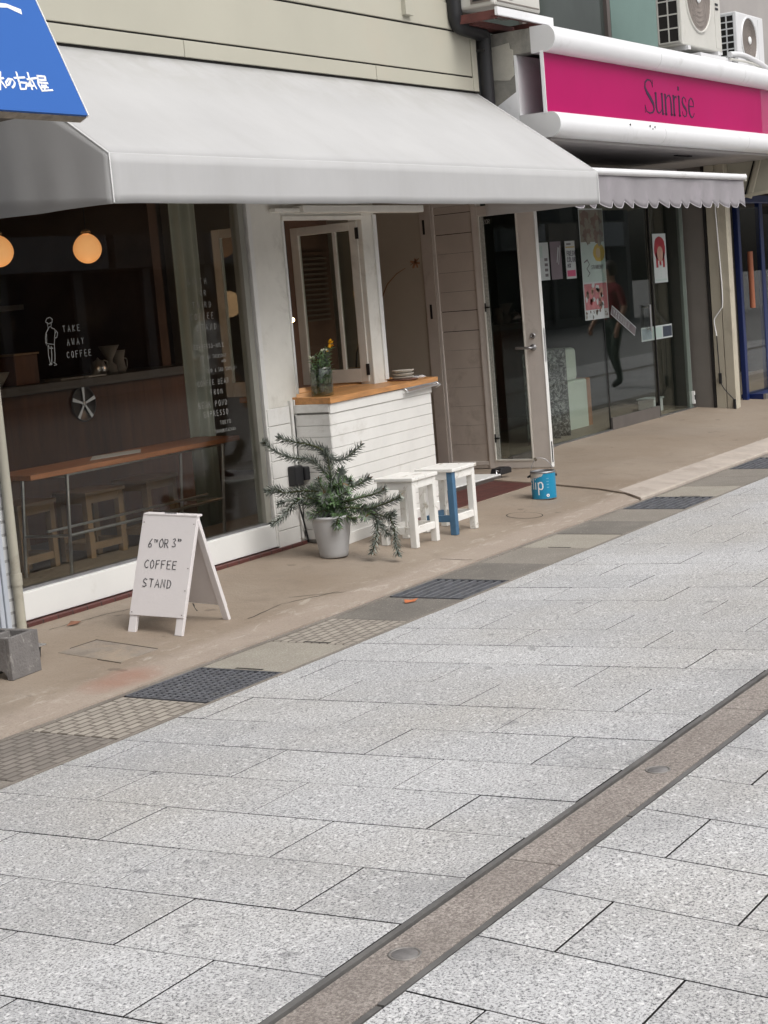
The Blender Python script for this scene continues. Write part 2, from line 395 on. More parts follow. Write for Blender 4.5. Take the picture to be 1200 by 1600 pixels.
# simple hand lettering font (unit height 1, width about .6)
FONT = {
 'A': [[(0, 0), (.3, 1), (.6, 0)], [(.12, .36), (.48, .36)]], 'B': [[(0, 0), (0, 1), (.4, .9), (.42, .6), (0, .52), (.5, .4), (.5, .1), (0, 0)]],
 'C': [[(.52, .85), (.32, 1), (.08, .8), (0, .45), (.1, .12), (.32, 0), (.52, .15)]], 'D': [[(0, 0), (0, 1), (.35, .88), (.52, .5), (.35, .1), (0, 0)]],
 'E': [[(.48, 1), (0, 1), (0, 0), (.5, 0)], [(0, .52), (.4, .52)]], 'F': [[(.48, 1), (0, 1), (0, 0)], [(0, .55), (.4, .55)]],
 'G': [[(.52, .85), (.3, 1), (.05, .75), (0, .4), (.15, .05), (.4, 0), (.52, .2), (.52, .45), (.3, .45)]], 'H': [[(0, 0), (0, 1)], [(.5, 0), (.5, 1)], [(0, .5), (.5, .5)]],
 'I': [[(.15, 0), (.15, 1)]], 'K': [[(0, 0), (0, 1)], [(.5, 1), (.03, .45), (.5, 0)]], 'L': [[(0, 1), (0, 0), (.45, 0)]],
 'M': [[(0, 0), (.06, 1), (.3, .4), (.54, 1), (.6, 0)]], 'N': [[(0, 0), (0, 1), (.5, 0), (.5, 1)]],
 'O': [[(.28, 1), (.05, .8), (0, .45), (.1, .1), (.28, 0), (.46, .12), (.54, .5), (.46, .85), (.28, 1)]], 'P': [[(0, 0), (0, 1), (.4, .95), (.5, .75), (.38, .52), (0, .48)]],
 'R': [[(0, 0), (0, 1), (.38, .95), (.48, .75), (.36, .53), (0, .5)], [(.2, .5), (.52, 0)]], 'S': [[(.48, .88), (.25, 1), (.03, .8), (.12, .57), (.42, .42), (.48, .18), (.22, 0), (0, .12)]],
 'T': [[(0, 1), (.56, 1)], [(.28, 1), (.28, 0)]], 'U': [[(0, 1), (.02, .2), (.25, 0), (.48, .2), (.5, 1)]], 'V': [[(0, 1), (.26, 0), (.52, 1)]],
 'W': [[(0, 1), (.15, 0), (.3, .7), (.45, 0), (.6, 1)]], 'X': [[(0, 0), (.5, 1)], [(0, 1), (.5, 0)]], 'Y': [[(0, 1), (.26, .5), (.52, 1)], [(.26, .5), (.26, 0)]],
 'Z': [[(0, 1), (.5, 1), (0, 0), (.5, 0)]], '6': [[(.42, 1), (.12, .65), (0, .3), (.12, .02), (.36, .04), (.44, .28), (.3, .48), (.06, .36)]],
 '3': [[(.04, .92), (.28, 1), (.42, .8), (.18, .56), (.44, .36), (.4, .08), (.18, 0), (0, .1)]], '2': [[(.03, .85), (.25, 1), (.45, .78), (0, 0), (.5, 0)]],
 '-': [[(.05, .5), (.4, .5)]], '.': [[(.1, 0), (.14, .05)]], '&': [[(.5, 0), (.1, .7), (.25, 1), (.38, .75), (.02, .25), (.2, 0), (.5, .35)]]}
def write(mb, text, O, U, V, h, wd, m, adv=.85, th=.0012, N=None, jit=.03):
    U, V = Vector(U).normalized(), Vector(V).normalized(); x = 0
    for ch in text:
        if ch in FONT:
            st = [[((x+p[0]*.95+random.uniform(-jit, jit))*h, (p[1]+random.uniform(-jit, jit))*h) for p in s_] for s_ in FONT[ch]]
            mb.strokes(st, O, U, V, wd, th, m, N)
        x += adv if ch not in 'I' else adv*.6
    return x*h

# ================================================================== GROUND
TP = math.tan(math.radians(1.485)); TR = math.tan(math.radians(3.3)); SL = .075
zpav = lambda y: (4.25-y)*TP
ZC = zpav(2.165)
zfar = lambda y: ZC-(1.96-y)*TR if y > -1.2 else ZC-(1.96+1.2)*TR
zap = lambda y: max(0, (y-4.78)*SL)
g = MB().add([(-400, -400, -.42), (400, -400, -.42), (400, 400, -.42), (-400, 400, -.42)], [(0, 1, 2, 3)], asphalt)
g.build('ground', kind='structure')

def slabs(name, x0, x1, ylo, yhi, zf, joint, course0=3.318, cw=.3365, L=.65, gap=.0095):
    mb = MB(); tones = []
    k0 = math.floor((x0-course0)/cw); k1 = math.ceil((x1-course0)/cw)
    for k in range(k0, k1):
        xa = course0+k*cw; xb = xa+cw
        off = joint + (L/2 if k % 2 else 0)
        m0 = math.floor((ylo-off)/L)
        y = off+m0*L
        while y < yhi:
            ya, yb = max(y, ylo), min(y+L, yhi); y += L
            if yb-ya < .03: continue
            g_ = gap*random.uniform(.56, .66); dz = random.uniform(-.0008, .0008)
            t = min(1, max(0, random.gauss(.5, .26)))
            a, b, c, d = xa+g_/2, xb-g_/2, ya+g_/2, yb-g_/2; e = .0012
            vs = [(a, c, zf(c)-.03), (b, c, zf(c)-.03), (b, d, zf(d)-.03), (a, d, zf(d)-.03),
                  (a, c, zf(c)-e+dz), (b, c, zf(c)-e+dz), (b, d, zf(d)-e+dz), (a, d, zf(d)-e+dz),
                  (a+e, c+e, zf(c)+dz), (b-e, c+e, zf(c)+dz), (b-e, d-e, zf(d)+dz), (a+e, d-e, zf(d)+dz)]
            mb.add(vs, [(4, 5, 9, 8), (5, 6, 10, 9), (6, 7, 11, 10), (7, 4, 8, 11), (8, 9, 10, 11)], granite)
            mb.add(vs[:8], [(0, 1, 5, 4), (1, 2, 6, 5), (2, 3, 7, 6), (3, 0, 4, 7)], dark_gap)
            tones += [t]*20
    # bed under the slabs, seen only in the joints
    mb.add([(x0, ylo, zf(ylo)-.027), (x1, ylo, zf(ylo)-.027), (x1, yhi, zf(yhi)-.027), (x0, yhi, zf(yhi)-.027)], [(0, 1, 2, 3)], dark_gap)
    tones += [.3]*4
    o = mb.build(name, kind='structure')
    at = o.data.attributes.new('tone', 'FLOAT', 'POINT'); at.data.foreach_set('value', tones)
    return o
slabs('paving', -3, 34, 2.168, 4.252, zpav, 2.497)
slabs('paving_beyond_strip', -3, 34, -1.2, 1.957, zfar, 1.75)
zb = zfar(-1.2)
MB().add([(-60, -13.5, zb-.002), (90, -13.5, zb-.002), (90, -1.2, zb-.002), (-60, -1.2, zb-.002)], [(0, 1, 2, 3)], asphalt).build('roadway', kind='structure')
MB().add([(34, -1.2, zb), (90, -1.2, zb), (90, 4.25, .0), (34, 4.25, .0)], [(0, 1, 2, 3)], asphalt).build('distant_paving', kind='structure')
# centre strip with dark steel edgings
mb = MB()
xs = [-3, 2.2, 3.83, 5.46, 7.09, 8.72, 10.4, 14, 20, 34]
for a, b in zip(xs[:-1], xs[1:]):
    mb.box(a+.003, b-.003, 1.985, 2.142, ZC-.05, ZC-.004, strip_mat)
mb.box(-3, 34, 1.97, 2.15, ZC-.06, ZC-.016, dark_gap)
mb.build('paving_strip', kind='structure', bevel=.002)
edge_m = mat('edging_steel', (.15, .145, .14), .6, .3, 5, 60, .2, metal=.3, dirt=(.2, .19, .18), dsc=8)
mb = MB().box(-3, 34, 2.148, 2.166, ZC-.03, ZC+.001, edge_m)
x = -2.9
while x < 30:
    L = random.uniform(.5, 1.5); mb.box(x, x+L-.01, 1.957+.002, 1.977+random.uniform(-.003, .003), ZC-.03, ZC-.001, edge_m); x += L
mb.build('strip_edging', kind='structure')
cap_m = mat('cap_rim', (.27, .255, .24), .55, .2, 30, 90, .2, metal=.5)
cap_d = mat('cap_disc', (.20, .19, .185), .7, .25, 25, 90, .3, metal=.2)
for i, (cx, lab) in enumerate(((3.165, 'round grey metal cap set in the brown strip, nearest of the two caps'), (4.706, 'round metal cap set in the brown strip, farther up by the pale slabs'))):
    t = thing('strip_cap', lab, 'metal cap', (cx, 2.068, ZC-.004), 'round caps set in the brown paving strip')
    MB().lathe((cx, 2.068, ZC-.0035), [(.041, 0), (.041, .0012), (.037, .0022), (.035, .0018), (.0345, -.001), (0.033, -.001)], cap_m, 40).build('rim', t)
    MB().lathe((cx, 2.068, ZC-.0035), [(.0325, .0002), (.032, .0010), (0, .0012)], cap_d, 40).build('disc', t)

# apron / pavement with a step joint, lip and tiles
JX = [(4.70, 10.84), (4.80, 10.85), (5.02, 11.07), (5.56, 11.15), (9, 11.15)]
def jointx(y):
    for (a, xa), (b, xb) in zip(JX[:-1], JX[1:]):
        if y <= b: return xa+(xb-xa)*(y-a)/(b-a)
    return JX[-1][1]
def apron(name, x0, x1, y1, dz=0):
    mb = MB(); nx = max(2, int((x1-x0)/.12)); ys = [4.765, 4.772, 4.95, 5.2, 5.6, 5.8, 6.0, 6.2, 6.4, 6.6, y1]
    vs = []; fs = []
    for i in range(nx+1):
        x = x0+(x1-x0)*i/nx
        for j, y in enumerate(ys):
            z = zap(y)+dz+.012
            if dz:
                bl_ = min(1, max(0, (x-11.28)/.25))*min(1, max(0, (13.2-x)/.8)); z = z*(1-bl_)+min(z, .086)*bl_
            if j == 0: z = -.06
            if j == 1: z = .006+dz
            yy = y + (random.uniform(-.003, .003) if j < 2 else 0)
            X = x
            if dz: X = max(x, jointx(y)+.004) if i else jointx(y)+.004
            else: X = min(x, jointx(y)-.004) if i < nx else jointx(y)-.004
            vs.append((X, yy, z))
    n = len(ys)
    for i in range(nx):
        for j in range(n-1): fs.append((i*n+j, (i+1)*n+j, (i+1)*n+j+1, i*n+j+1))
    mb.add(vs, fs, apron_mat, False)
    # end skirts
    for i in (0, nx):
        ring = [vs[i*n+j] for j in range(n)]; low = [(p[0], p[1], -.06) for p in ring]
        mb.add(ring+low, [(j, j+1, n+j+1, n+j) for j in range(n-1)], apron_mat)
    return mb.build(name, kind='structure')
apron('pavement', -3, 11.15, 6.9)
apron('pavement_beyond_joint', 10.85, 34, 7.4, .012)
jy = [4.775, 4.9, 5.03, 5.2, 5.4, 5.6, 6.5]
mb = MB(); jl = [(jointx(y)-.012, y, zap(y)-.006) for y in jy]; jr = [(jointx(y)+.012, y, zap(y)-.006) for y in jy]
mb.add(jl+jr, [(i, i+1, 8+i, 7+i) for i in range(6)], mat('joint_filler', (.04, .033, .028), .95, .3, 20)); mb.build('pavement_joint', kind='structure')
kerb_m = mat('pale_kerb', (.44, .385, .335), .85, .12, 4, 60, .3, dirt=(.33, .28, .24), dsc=5, dlo=.5, dhi=.72)
mb = MB(); x = 10.85
while x < 34:
    L_ = 3.6; a_, b_ = x, min(34, x+L_)-.006; x += L_
    prof_ = [(4.763, -.05), (4.763, .014), (4.772, .022), (4.90, zap(4.90)+.0275), (5.035, zap(5.035)+.0272), (5.045, zap(5.045)+.02)]
    vs = [((jointx(y)+.009) if (X == a_ and a_ < 10.9) else X, y, z) for X in (a_, b_) for y, z in prof_]
    mb.add(vs, [(i, i+1, 7+i, 6+i) for i in range(5)]+[tuple(range(6)), tuple(range(6, 12))], kerb_m)
mb.build('kerb', kind='structure')
# hairline cracks and old patch outlines drawn by sunken filler
mb = MB()
def crack(pts, w_=.004):
    mb.strokes([[(p[0], p[1], random.uniform(.4, 1.3)) for p in pts]], (0, 0, 0), (1, 0, 0), (0, 1, 0), w_, .0005, dark_gap)
def ap(x, y): return (x, y)
def cracks(lines, w_):
    for ln in lines:
        P = []
        for (a, b) in zip(ln[:-1], ln[1:]):
            n = max(2, int(math.hypot(b[0]-a[0], b[1]-a[1])/.04))
            for k in range(n):
                t = k/n; P.append((a[0]+(b[0]-a[0])*t+random.uniform(-.006, .006), a[1]+(b[1]-a[1])*t+random.uniform(-.004, .004)))
        P.append(ln[-1])
        L = []; R = []
        for i, p in enumerate(P):
            a = P[max(0, i-1)]; b = P[min(len(P)-1, i+1)]; d = Vector((b[0]-a[0], b[1]-a[1])).normalized(); q = Vector((-d.y, d.x))*w_*random.uniform(.2, .7)
            L.append((p[0]+q.x, p[1]+q.y, zap(p[1])+.0128)); R.append((p[0]-q.x, p[1]-q.y, zap(p[1])+.0128))
        n = len(P); mb.add(L+R, [(i, i+1, n+i+1, n+i) for i in range(n-1)], dark_gap)
cracks([[(5.95, 5.83), (6.35, 5.80), (6.6, 5.75)], [(7.1, 5.18), (7.35, 4.98)], [(6.6, 5.08), (6.95, 5.12), (7.35, 5.02)], [(8.35, 4.97), (8.42, 4.79)], [(6.75, 5.55), (6.62, 5.42)]], .006)
mb.build('pavement_cracks', kind='structure')
# round inspection cover outline and square one
t = thing('round_inspection_cover', 'round beige inspection cover flush in the pavement below the blue can', 'manhole cover', (9.9, 5.2, .05))
cz = lambda y: zap(y)+.0125
vs = []; n = 48
for r in (.118, .124):
    for j in range(n):
        a = 2*math.pi*j/n; yy = 5.2+r*math.sin(a); vs.append((9.9+r*math.cos(a), yy, cz(yy)+.0006))
MB().add(vs, [(j, (j+1) % n, n+(j+1) % n, n+j) for j in range(n)], dark_gap).build('ring', t)
vs = [(9.9+.117*math.cos(2*math.pi*j/n), 5.2+.117*math.sin(2*math.pi*j/n), cz(5.2+.117*math.sin(2*math.pi*j/n))+.001) for j in range(n)]
MB().add(vs, [tuple(range(n))], apron_mat).build('lid', t)
t = thing('square_inspection_cover', 'square grey concrete inspection cover sunk in the pavement before the white sign', 'manhole cover', (5.77, 5.28, .05))
def flat(x0, x1, y0, y1, dz, m, mb=None):
    mb = mb or MB(); P = [(x0, y0, cz(y0)+dz), (x1, y0, cz(y0)+dz), (x1, y1, cz(y1)+dz), (x0, y1, cz(y1)+dz)]
    return mb.prism(P, (0, 0, -.006), m)
joint_m = mat('dirt_joint', (.07, .055, .042), .9, .3, 20)
cover_m = mat('cover_concrete', (.24, .205, .17), .85, .2, 6, 60, .5, dirt=(.31, .25, .19), dsc=3, dlo=.48, dhi=.62)
flat(5.63, 5.90, 5.09, 5.47, .0012, cover_m).build('lid', t)
mb = MB(); flat(5.62, 5.625, 5.08, 5.22, .0018, joint_m, mb); flat(5.903, 5.910, 5.10, 5.48, .0018, joint_m, mb); flat(5.72, 5.9, 5.474, 5.478, .0018, joint_m, mb)
mb.build('seam', t)

# gutter: channel sides, lids and grates
mb = MB(); mb.box(-3, 34, 4.252, 4.272, -.06, .0005, gutter_conc); mb.box(-3, 34, 4.733, 4.765, -.06, -.0005, gutter_conc); mb.box(-3, 34, 4.26, 4.75, -.14, -.12, dark_gap)
mb.build('gutter', kind='structure')
def lid(x0, x1, m, lab, slot=False):
    t = thing('drain_cover', lab, 'drain lid', ((x0+x1)/2, 4.5, -.05), 'concrete lids over the gutter drain')
    mb = MB(); y0, y1 = 4.276, 4.729; a, b = x0+.005, x1-.005; dz = random.uniform(-.002, .001)
    mb.box(a, b, y0, y1, -.06, dz, m); mb.build('slab', t, bevel=.004)
    if slot:
        MB().box(a+.004, a+.020, 4.40, 4.55, dz-.002, dz+.001, dark_gap).build('lifting_slot', t)
spec = [(-3, 4.11, lid_mid, 'brown grey drain lid at the left edge of the photo', 0),
 (4.11, 4.668, scored_dark, 'dark scored drain lid left of the pale scored lid', 0), (4.668, 5.222, scored_lid, 'pale lid scored like small bricks just before the nearest grate', 0),
 (5.77, 6.31, lid_light, 'light speckled drain lid with black lifting slot, above the nearest grate', 1), (6.31, 6.84, scored_lid, 'pale worn scored lid left of the fallen orange leaf', 1),
 (6.84, 7.385, lid_grey, 'dark speckled lid under the fallen orange leaf', 0), (7.905, 8.40, lid_grey, 'dark drain lid right after the second grate', 0), (8.40, 8.92, lid_mid, 'brown drain lid below the blue legged stool', 0),
 (8.92, 9.42, lid_light, 'single light drain lid between dark lids below the round inspection cover', 1), (9.42, 9.93, lid_grey, 'dark drain lid right of the single light lid', 0), (9.93, 10.45, lid_mid, 'brown drain lid just before the third grate', 0),
 (11.03, 11.56, lid_light, 'light drain lid with slot just after the third grate', 1), (11.56, 12.08, lid_mid, 'first grey brown lid after the light slotted lid', 0), (12.08, 12.52, lid_mid, 'grey brown drain lid just before the farthest grate', 0), (13.25, 34, lid_mid, 'drain lid beyond the farthest grate at the right edge', 0)]
for a, b, m, lab, s_ in spec: lid(a, b, m, lab, s_)
grate_m = mat('grate_iron', (.145, .15, .165), .55, .3, 20, 80, .1, metal=.2, dirt=(.18, .18, .18), dsc=12)
def grate(x0, x1, lab, mesh):
    t = thing('drain_grate', lab, 'drain grate', ((x0+x1)/2, 4.5, -.05), 'iron grates over the gutter drain')
    y0, y1 = 4.276, 4.729; mb = MB(); a, b = x0+.008, x1-.008
    for q in ((a, b, y0, y0+.008), (a, b, y1-.008, y1), (a, a+.008, y0, y1), (b-.008, b, y0, y1)): mb.box(*q, -.04, .001, grate_m)
    mb.build('frame', t)
    mb = MB(); n = 12 if mesh else 9
    for i in range(1, n):
        y = y0+(y1-y0)*i/n; mb.box(a+.008, b-.008, y-(.0048 if mesh else .008), y+(.0048 if mesh else .008), -.014 if mesh else -.028, -.001, grate_m)
    k = 15 if mesh else 5
    for i in range(1, k):
        x = a+(b-a)*i/k; mb.box(x-.0035, x+.0035, y0+.008, y1-.008, -.012 if mesh else -.03, -.003 if mesh else -.018, grate_m)
    mb.build('bars', t)
grate(5.226, 5.766, 'dark iron mesh grate nearest the white folding sign', True)
grate(7.388, 7.902, 'iron bar grate beside the fallen orange leaf', False)
grate(10.455, 11.025, 'iron bar grate in the gutter below the blue can', False)
grate(12.525, 13.245, 'farthest iron grate at the right edge', False)
# fallen leaf
lf = mat('dead_leaf', (.42, .13, .05), .7, .3, 20)
t = MB().add([(7.225, 4.53, .004), (7.255, 4.555, .016), (7.30, 4.54, .006), (7.32, 4.508, .012), (7.275, 4.50, .004), (7.262, 4.528, .010)], [(0, 5, 1), (1, 5, 2), (2, 5, 3), (3, 5, 4), (4, 5, 0)], lf)
t.build('fallen_leaf', label='small orange brown dead leaf lying on the gutter lid', cat='leaf')
MB().add([(6.04, 5.79, .094), (6.10, 5.815, .106), (6.15, 5.79, .095), (6.09, 5.765, .094)], [(0, 1, 2), (0, 2, 3)], mat('brown_leaf', (.22, .10, .06), .8, .3, 30)).build('fallen_leaf', label='brown dead leaf at the foot of the tiled step left of the sign', cat='leaf')

exec_parts = []

# ================================================================== CAFE BUILDING
YF = 5.985
cafe = thing('cafe_building', 'cafe with white painted shopfront under the long white awning', 'building', (8.5, 6.0, .1))
# tiled step in front
mb = MB()
mb.box(5.93, 8.42, 5.955, 6.02, .05, .122, red_tile)
mb.build('tiled_step', cafe, bevel=.006)
P = [(8.45, 5.74, zap(5.74)+.0145), (11.28, 5.755, zap(5.755)+.0145), (11.28, 6.13, .118), (8.45, 6.13, .118)]
MB().prism(P, (0, 0, -.03), red_tile).build('tiled_floor', cafe)
mb = MB().box(11.28, 12.14, 6.88, 9.8, .03, .117, red_tile).build('entry_floor', cafe)
# threshold
MB().box(9.72, 11.31, 6.12, 6.66, .05, .148, sill_paint).build('threshold', cafe, bevel=.004)
# walls
mb = MB()
mb.box(8.205, 8.49, YF+.004, 6.10, .10, 3.0, frame_paint)
mb.build('wall', cafe, bevel=.004)
mb = MB()
for k in range(8):
    z0 = .115+k*.107; mb.box(8.145, 8.375, YF-.012, YF+.02, z0, z0+.103, white_paint)
mb.box(8.145, 8.375, YF-.004, YF+.02, .11, .97, gap_paint)
mb.build('wall', cafe, bevel=.003)
mb = MB().box(8.385, 8.41, YF-.018, YF+.02, .14, 1.0, white_paint).box(8.43, 8.455, YF-.015, YF+.02, .14, 1.0, white_paint)
mb.build('corner_trim', cafe, bevel=.003)
mb = MB().box(8.14, 12.14, YF+.006, 6.10, 2.235, 3.0, frame_paint).box(8.49, 9.56, YF+.004, 6.1, 2.125, 2.24, frame_paint)
mb.build('header', cafe)
mb = MB().box(8.49, 9.56, YF+.003, 6.10, .10, .985, white_paint); mb.build('wall', cafe)
# fascia boards
mb = MB()
for a, b, z0, z1, yo in ((-3, 7.672, 3.018, 3.112, 0), (7.678, 9.718, 3.018, 3.112, 0), (9.724, 11.125, 3.018, 3.112, 0),
                     (-3, 11.118, 3.124, 3.425, .006), (-3, 11.132, 3.437, 3.62, .0), (-3, 11.125, 3.62, 5.6, .01)):
    mb.box(a, b, YF-.016+yo, YF+.06, z0, z1, cream_metal)
mb.build('fascia', cafe, bevel=.004)
MB().box(-3, 11.11, YF-.002, YF+.1, 3.0, 5.6, dark_gap).build('fascia_backing', cafe)
MB().box(10.115, 10.215, YF-.05, YF-.004, 3.475, 5.5, cream_metal).build('pilaster', cafe, bevel=.003)
MB().box(11.06, 11.135, YF-.022, YF-.012, 3.018, 3.43, cream_metal).build('end_cap', cafe, bevel=.002)
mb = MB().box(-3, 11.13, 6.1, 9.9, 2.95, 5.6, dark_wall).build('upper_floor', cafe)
# big window
win = MB().box(5.945, 8.20, YF, 6.06, .128, .272, sill_paint).build('window', cafe, bevel=.004)
mb = MB().box(8.065, 8.118, YF+.01, 6.06, .285, 2.95, dull_olive := mat('olive_aluminium', (.26, .255, .22), .5, .08, 4, 60, .05))
mb.box(5.945, 8.12, YF+.03, 6.055, .272, .287, dull_steel).box(5.93, 5.955, YF+.01, 6.06, .272, 2.95, frame_paint)
def sub(mbx, name, part, **k):
    """sub-part: mesh in world coordinates parented to a part"""
    o = mbx.build(name, None, **k); o.parent = part
    r = part.parent
    o.matrix_parent_inverse = Matrix.Identity(4) if r is None else Matrix.Identity(4)
    return o
sub(mb, 'window_frame', win, bevel=.002)
mb = MB().box(8.118, 8.132, YF+.02, 6.05, .128, 2.95, dark_gap).box(8.132, 8.172, YF-.006, 6.06, .128, 2.95, white_paint).box(8.172, 8.205, YF-.002, 6.05, .128, 2.95, frame_paint)
sub(mb, 'window_trim', win, bevel=.003)
clear = glass('shop_glass', (.90, .91, .89), 0, 1.40)
pane = sub(MB().box(5.95, 8.07, 6.018, 6.026, .28, 2.95, clear), 'window_pane', win)
# window lettering (on the glass)
mb = MB(); yy = 6.0165; U = (1, 0, -.0); V = (0, 0, 1); N = (0, -1, 0)
man = [[(6.367, 1.605), (6.379, 1.621), (6.403, 1.626), (6.42, 1.615), (6.413, 1.599)], [(6.367, 1.605), (6.389, 1.594), (6.418, 1.602)], [(6.379, 1.595), (6.381, 1.575), (6.405, 1.58), (6.408, 1.596)], [(6.385, 1.575), (6.379, 1.565), (6.363, 1.55), (6.353, 1.518), (6.357, 1.485)], [(6.404, 1.573), (6.427, 1.565), (6.433, 1.545)], [(6.366, 1.543), (6.359, 1.494), (6.414, 1.487), (6.429, 1.552)], [(6.435, 1.558), (6.447, 1.544), (6.439, 1.522), (6.419, 1.517)], [(6.362, 1.517), (6.351, 1.505), (6.357, 1.485)], [(6.366, 1.484), (6.363, 1.435), (6.37, 1.385)], [(6.414, 1.484), (6.41, 1.431), (6.403, 1.389)], [(6.389, 1.479), (6.387, 1.433), (6.379, 1.384)], [(6.371, 1.484), (6.374, 1.47), (6.402, 1.468)], [(6.36, 1.386), (6.379, 1.384), (6.367, 1.402)], [(6.395, 1.396), (6.417, 1.381), (6.397, 1.38)]]
mb.strokes(man, (0, yy, 0), (1, 0, 0), (0, 0, 1), .0045, .001, chalk, (0, -1, 0))
for tx, x, z in (('TAKE', 6.49, 1.545), ('AWAY', 6.51, 1.475), ('COFFEE', 6.50, 1.41)):
    write(mb, tx, (x, yy, z), U, V, .032, .0034, chalk, N=N, adv=1.05 if tx == 'COFFEE' else 1.15, th=.001)
for tx, x, z, h, ad in (('SIXTH', 7.555, 1.745, .033, 1.3), ('OR', 7.66, 1.68, .030, 1.2), ('THIRD', 7.58, 1.61, .034, 1.25), ('COFFEE', 7.55, 1.545, .034, 1.15), ('STAND', 7.60, 1.48, .034, 1.2),
      ('ESPRESSO-MILK', 7.555, 1.375, .024, .95), ('NOT ON THURSDAY', 7.60, 1.315, .020, .85), ('AND', 7.80, 1.285, .016, .9), ('2ND & 3RD SUNDAY-', 7.66, 1.235, .020, .85),
      ('COFFEE BEAN', 7.555, 1.162, .030, .92), ('FROM', 7.67, 1.105, .028, 1.1), ('BEAR POND', 7.545, 1.036, .032, .98), ('ESPRESSO', 7.585, .98, .031, .98), ('TOKYO', 7.73, .925, .022, 1.0), ('SHIMOKITAZAWA', 7.68, .88, .018, .9)):
    write(mb, tx, (x, yy, z), U, V, h, .0030 if h > .022 else .0022, chalk, N=N, adv=ad, th=.001)
sub(mb, 'window_lettering', win)
# serving window: posts, jambs, casement leaves
mb = MB().box(9.395, 9.555, YF-.002, 6.09, .10, 2.235, frame_paint)
mb.build('post', cafe, bevel=.004)
MB().box(9.522, 9.565, YF-.014, YF+.02, 1.03, 2.13, sill_paint).build('post_bead', cafe, bevel=.003)
MB().box(8.49, 9.40, YF-.010, 6.0, 2.098, 2.125, frame_paint).box(8.487, 8.503, YF-.008, 6.06, 1.03, 2.10, sill_paint).build('opening_trim', cafe, bevel=.002)
MB().box(8.62, 10.08, 5.90, 5.98, 2.138, 2.185, frame_paint).box(8.36, 8.64, 5.93, 5.98, 2.145, 2.17, frame_paint).build('blind_casing', cafe, bevel=.006)
inner_glass = glass('casement_glass', (.80, .82, .78), 0, 1.5)
def leaf(x, name_lab):
    f = MB()
    z0, z1, ya, yb = 1.03, 2.09, 6.02, 6.555
    for a, b, c, d in ((ya, ya+.06, z0, z1), (yb-.06, yb, z0, z1), (ya+.06, yb-.06, z0, z0+.09), (ya+.06, yb-.06, z1-.055, z1)):
        f.box(x, x+.032, a, b, c, d, frame_paint)
    f.box(x+.004, x+.028, 6.195, 6.222, z0+.09, z1-.055, frame_paint)
    o = f.build('casement', cafe, bevel=.003)
    if name_lab: o['label'] = name_lab
    sub(MB().box(x+.014, x+.018, ya+.055, yb-.055, z0+.085, z1-.05, inner_glass), 'casement_pane', o)
    h = MB()
    for z in (1.075, 1.975): h.box(x-.006, x+.001, ya-.012, ya+.012, z, z+.075, black_metal)
    sub(h, 'hinge', o)
    return o
leaf(9.385, 'right casement leaf folded inwards'); leaf(8.515, 'left casement leaf folded inwards, seen through the big window')
# entry side wall: boards, frame, hinge post, inner wall
XW = 12.14
mb = MB(); zs = [.150, .295, .455, .616, .775, .933, 1.085, 1.245, 1.411, 1.57, 1.73, 1.885, 2.045, 2.211, 2.27]
for i, (a, b) in enumerate(zip(zs[:-1], zs[1:])):
    gp = .006 if b in (1.245, 1.411, 2.045, 2.211) else .0022
    mb.box(XW+.004, XW+.02, 6.665, 7.025, a, b-gp, board_paint)
mb.box(XW+.018, XW+.03, 6.66, 7.03, .14, 2.27, dark_gap)
mb.build('side_boards', cafe)
mb = MB().box(XW-.008, XW+.03, 6.622, 6.668, .09, 2.30, door_paint).box(XW-.006, XW+.03, 7.022, 7.045, .09, 2.30, door_paint).box(XW-.006, XW+.03, 6.668, 7.022, .118, .150, door_paint).box(XW-.004, XW+.03, 6.62, 7.15, 2.27, 2.34, door_paint)
mb.box(XW-.003, XW+.03, 6.668, 7.15, .09, .118, board_paint)
mb.build('side_frame', cafe, bevel=.003)
mb = MB().box(XW-.012, XW+.03, 7.047, 7.155, .09, 2.30, board_paint); mb.build('hinge_post', cafe, bevel=.004)
mb = MB().box(XW-.016, XW-.010, 7.105, 7.125, 2.06, 2.18, black_metal).box(XW-.016, XW-.010, 7.095, 7.115, 1.36, 1.48, black_metal); mb.build('post_hinge', cafe)
MB().box(XW, XW+.12, 7.15, 9.9, .09, 2.9, taupe).build('inner_wall', cafe)
MB().box(XW+.03, 12.30, 6.66, 9.9, .02, 2.9, board_paint).build('party_wall', cafe)
# twig painting on inner wall
mb = MB(); twig = mat('twig_paint', (.30, .18, .11), .8, .2); bloom = mat('bloom_paint', (.42, .22, .13), .8, .2)
mb.strokes([[(7.62, 1.45, .6), (7.58, 1.58, 1), (7.52, 1.68, 1), (7.42, 1.76, .7), (7.33, 1.80, .4)], [(7.28, 1.82, .4), (7.22, 1.85, 1.0), (7.19, 1.87, .6)]], (XW-.002, 0, 0), (0, 1, 0), (0, 0, 1), .012, .001, twig, (-1, 0, 0))
mb.strokes([[(7.25, 1.80, 1), (7.22, 1.86, 1)], [(7.27, 1.85, .8), (7.19, 1.83, .8)], [(7.21, 1.80, .8), (7.23, 1.87, .6)]], (XW-.003, 0, 0), (0, 1, 0), (0, 0, 1), .022, .001, bloom, (-1, 0, 0))
mb.build('wall_painting', cafe)
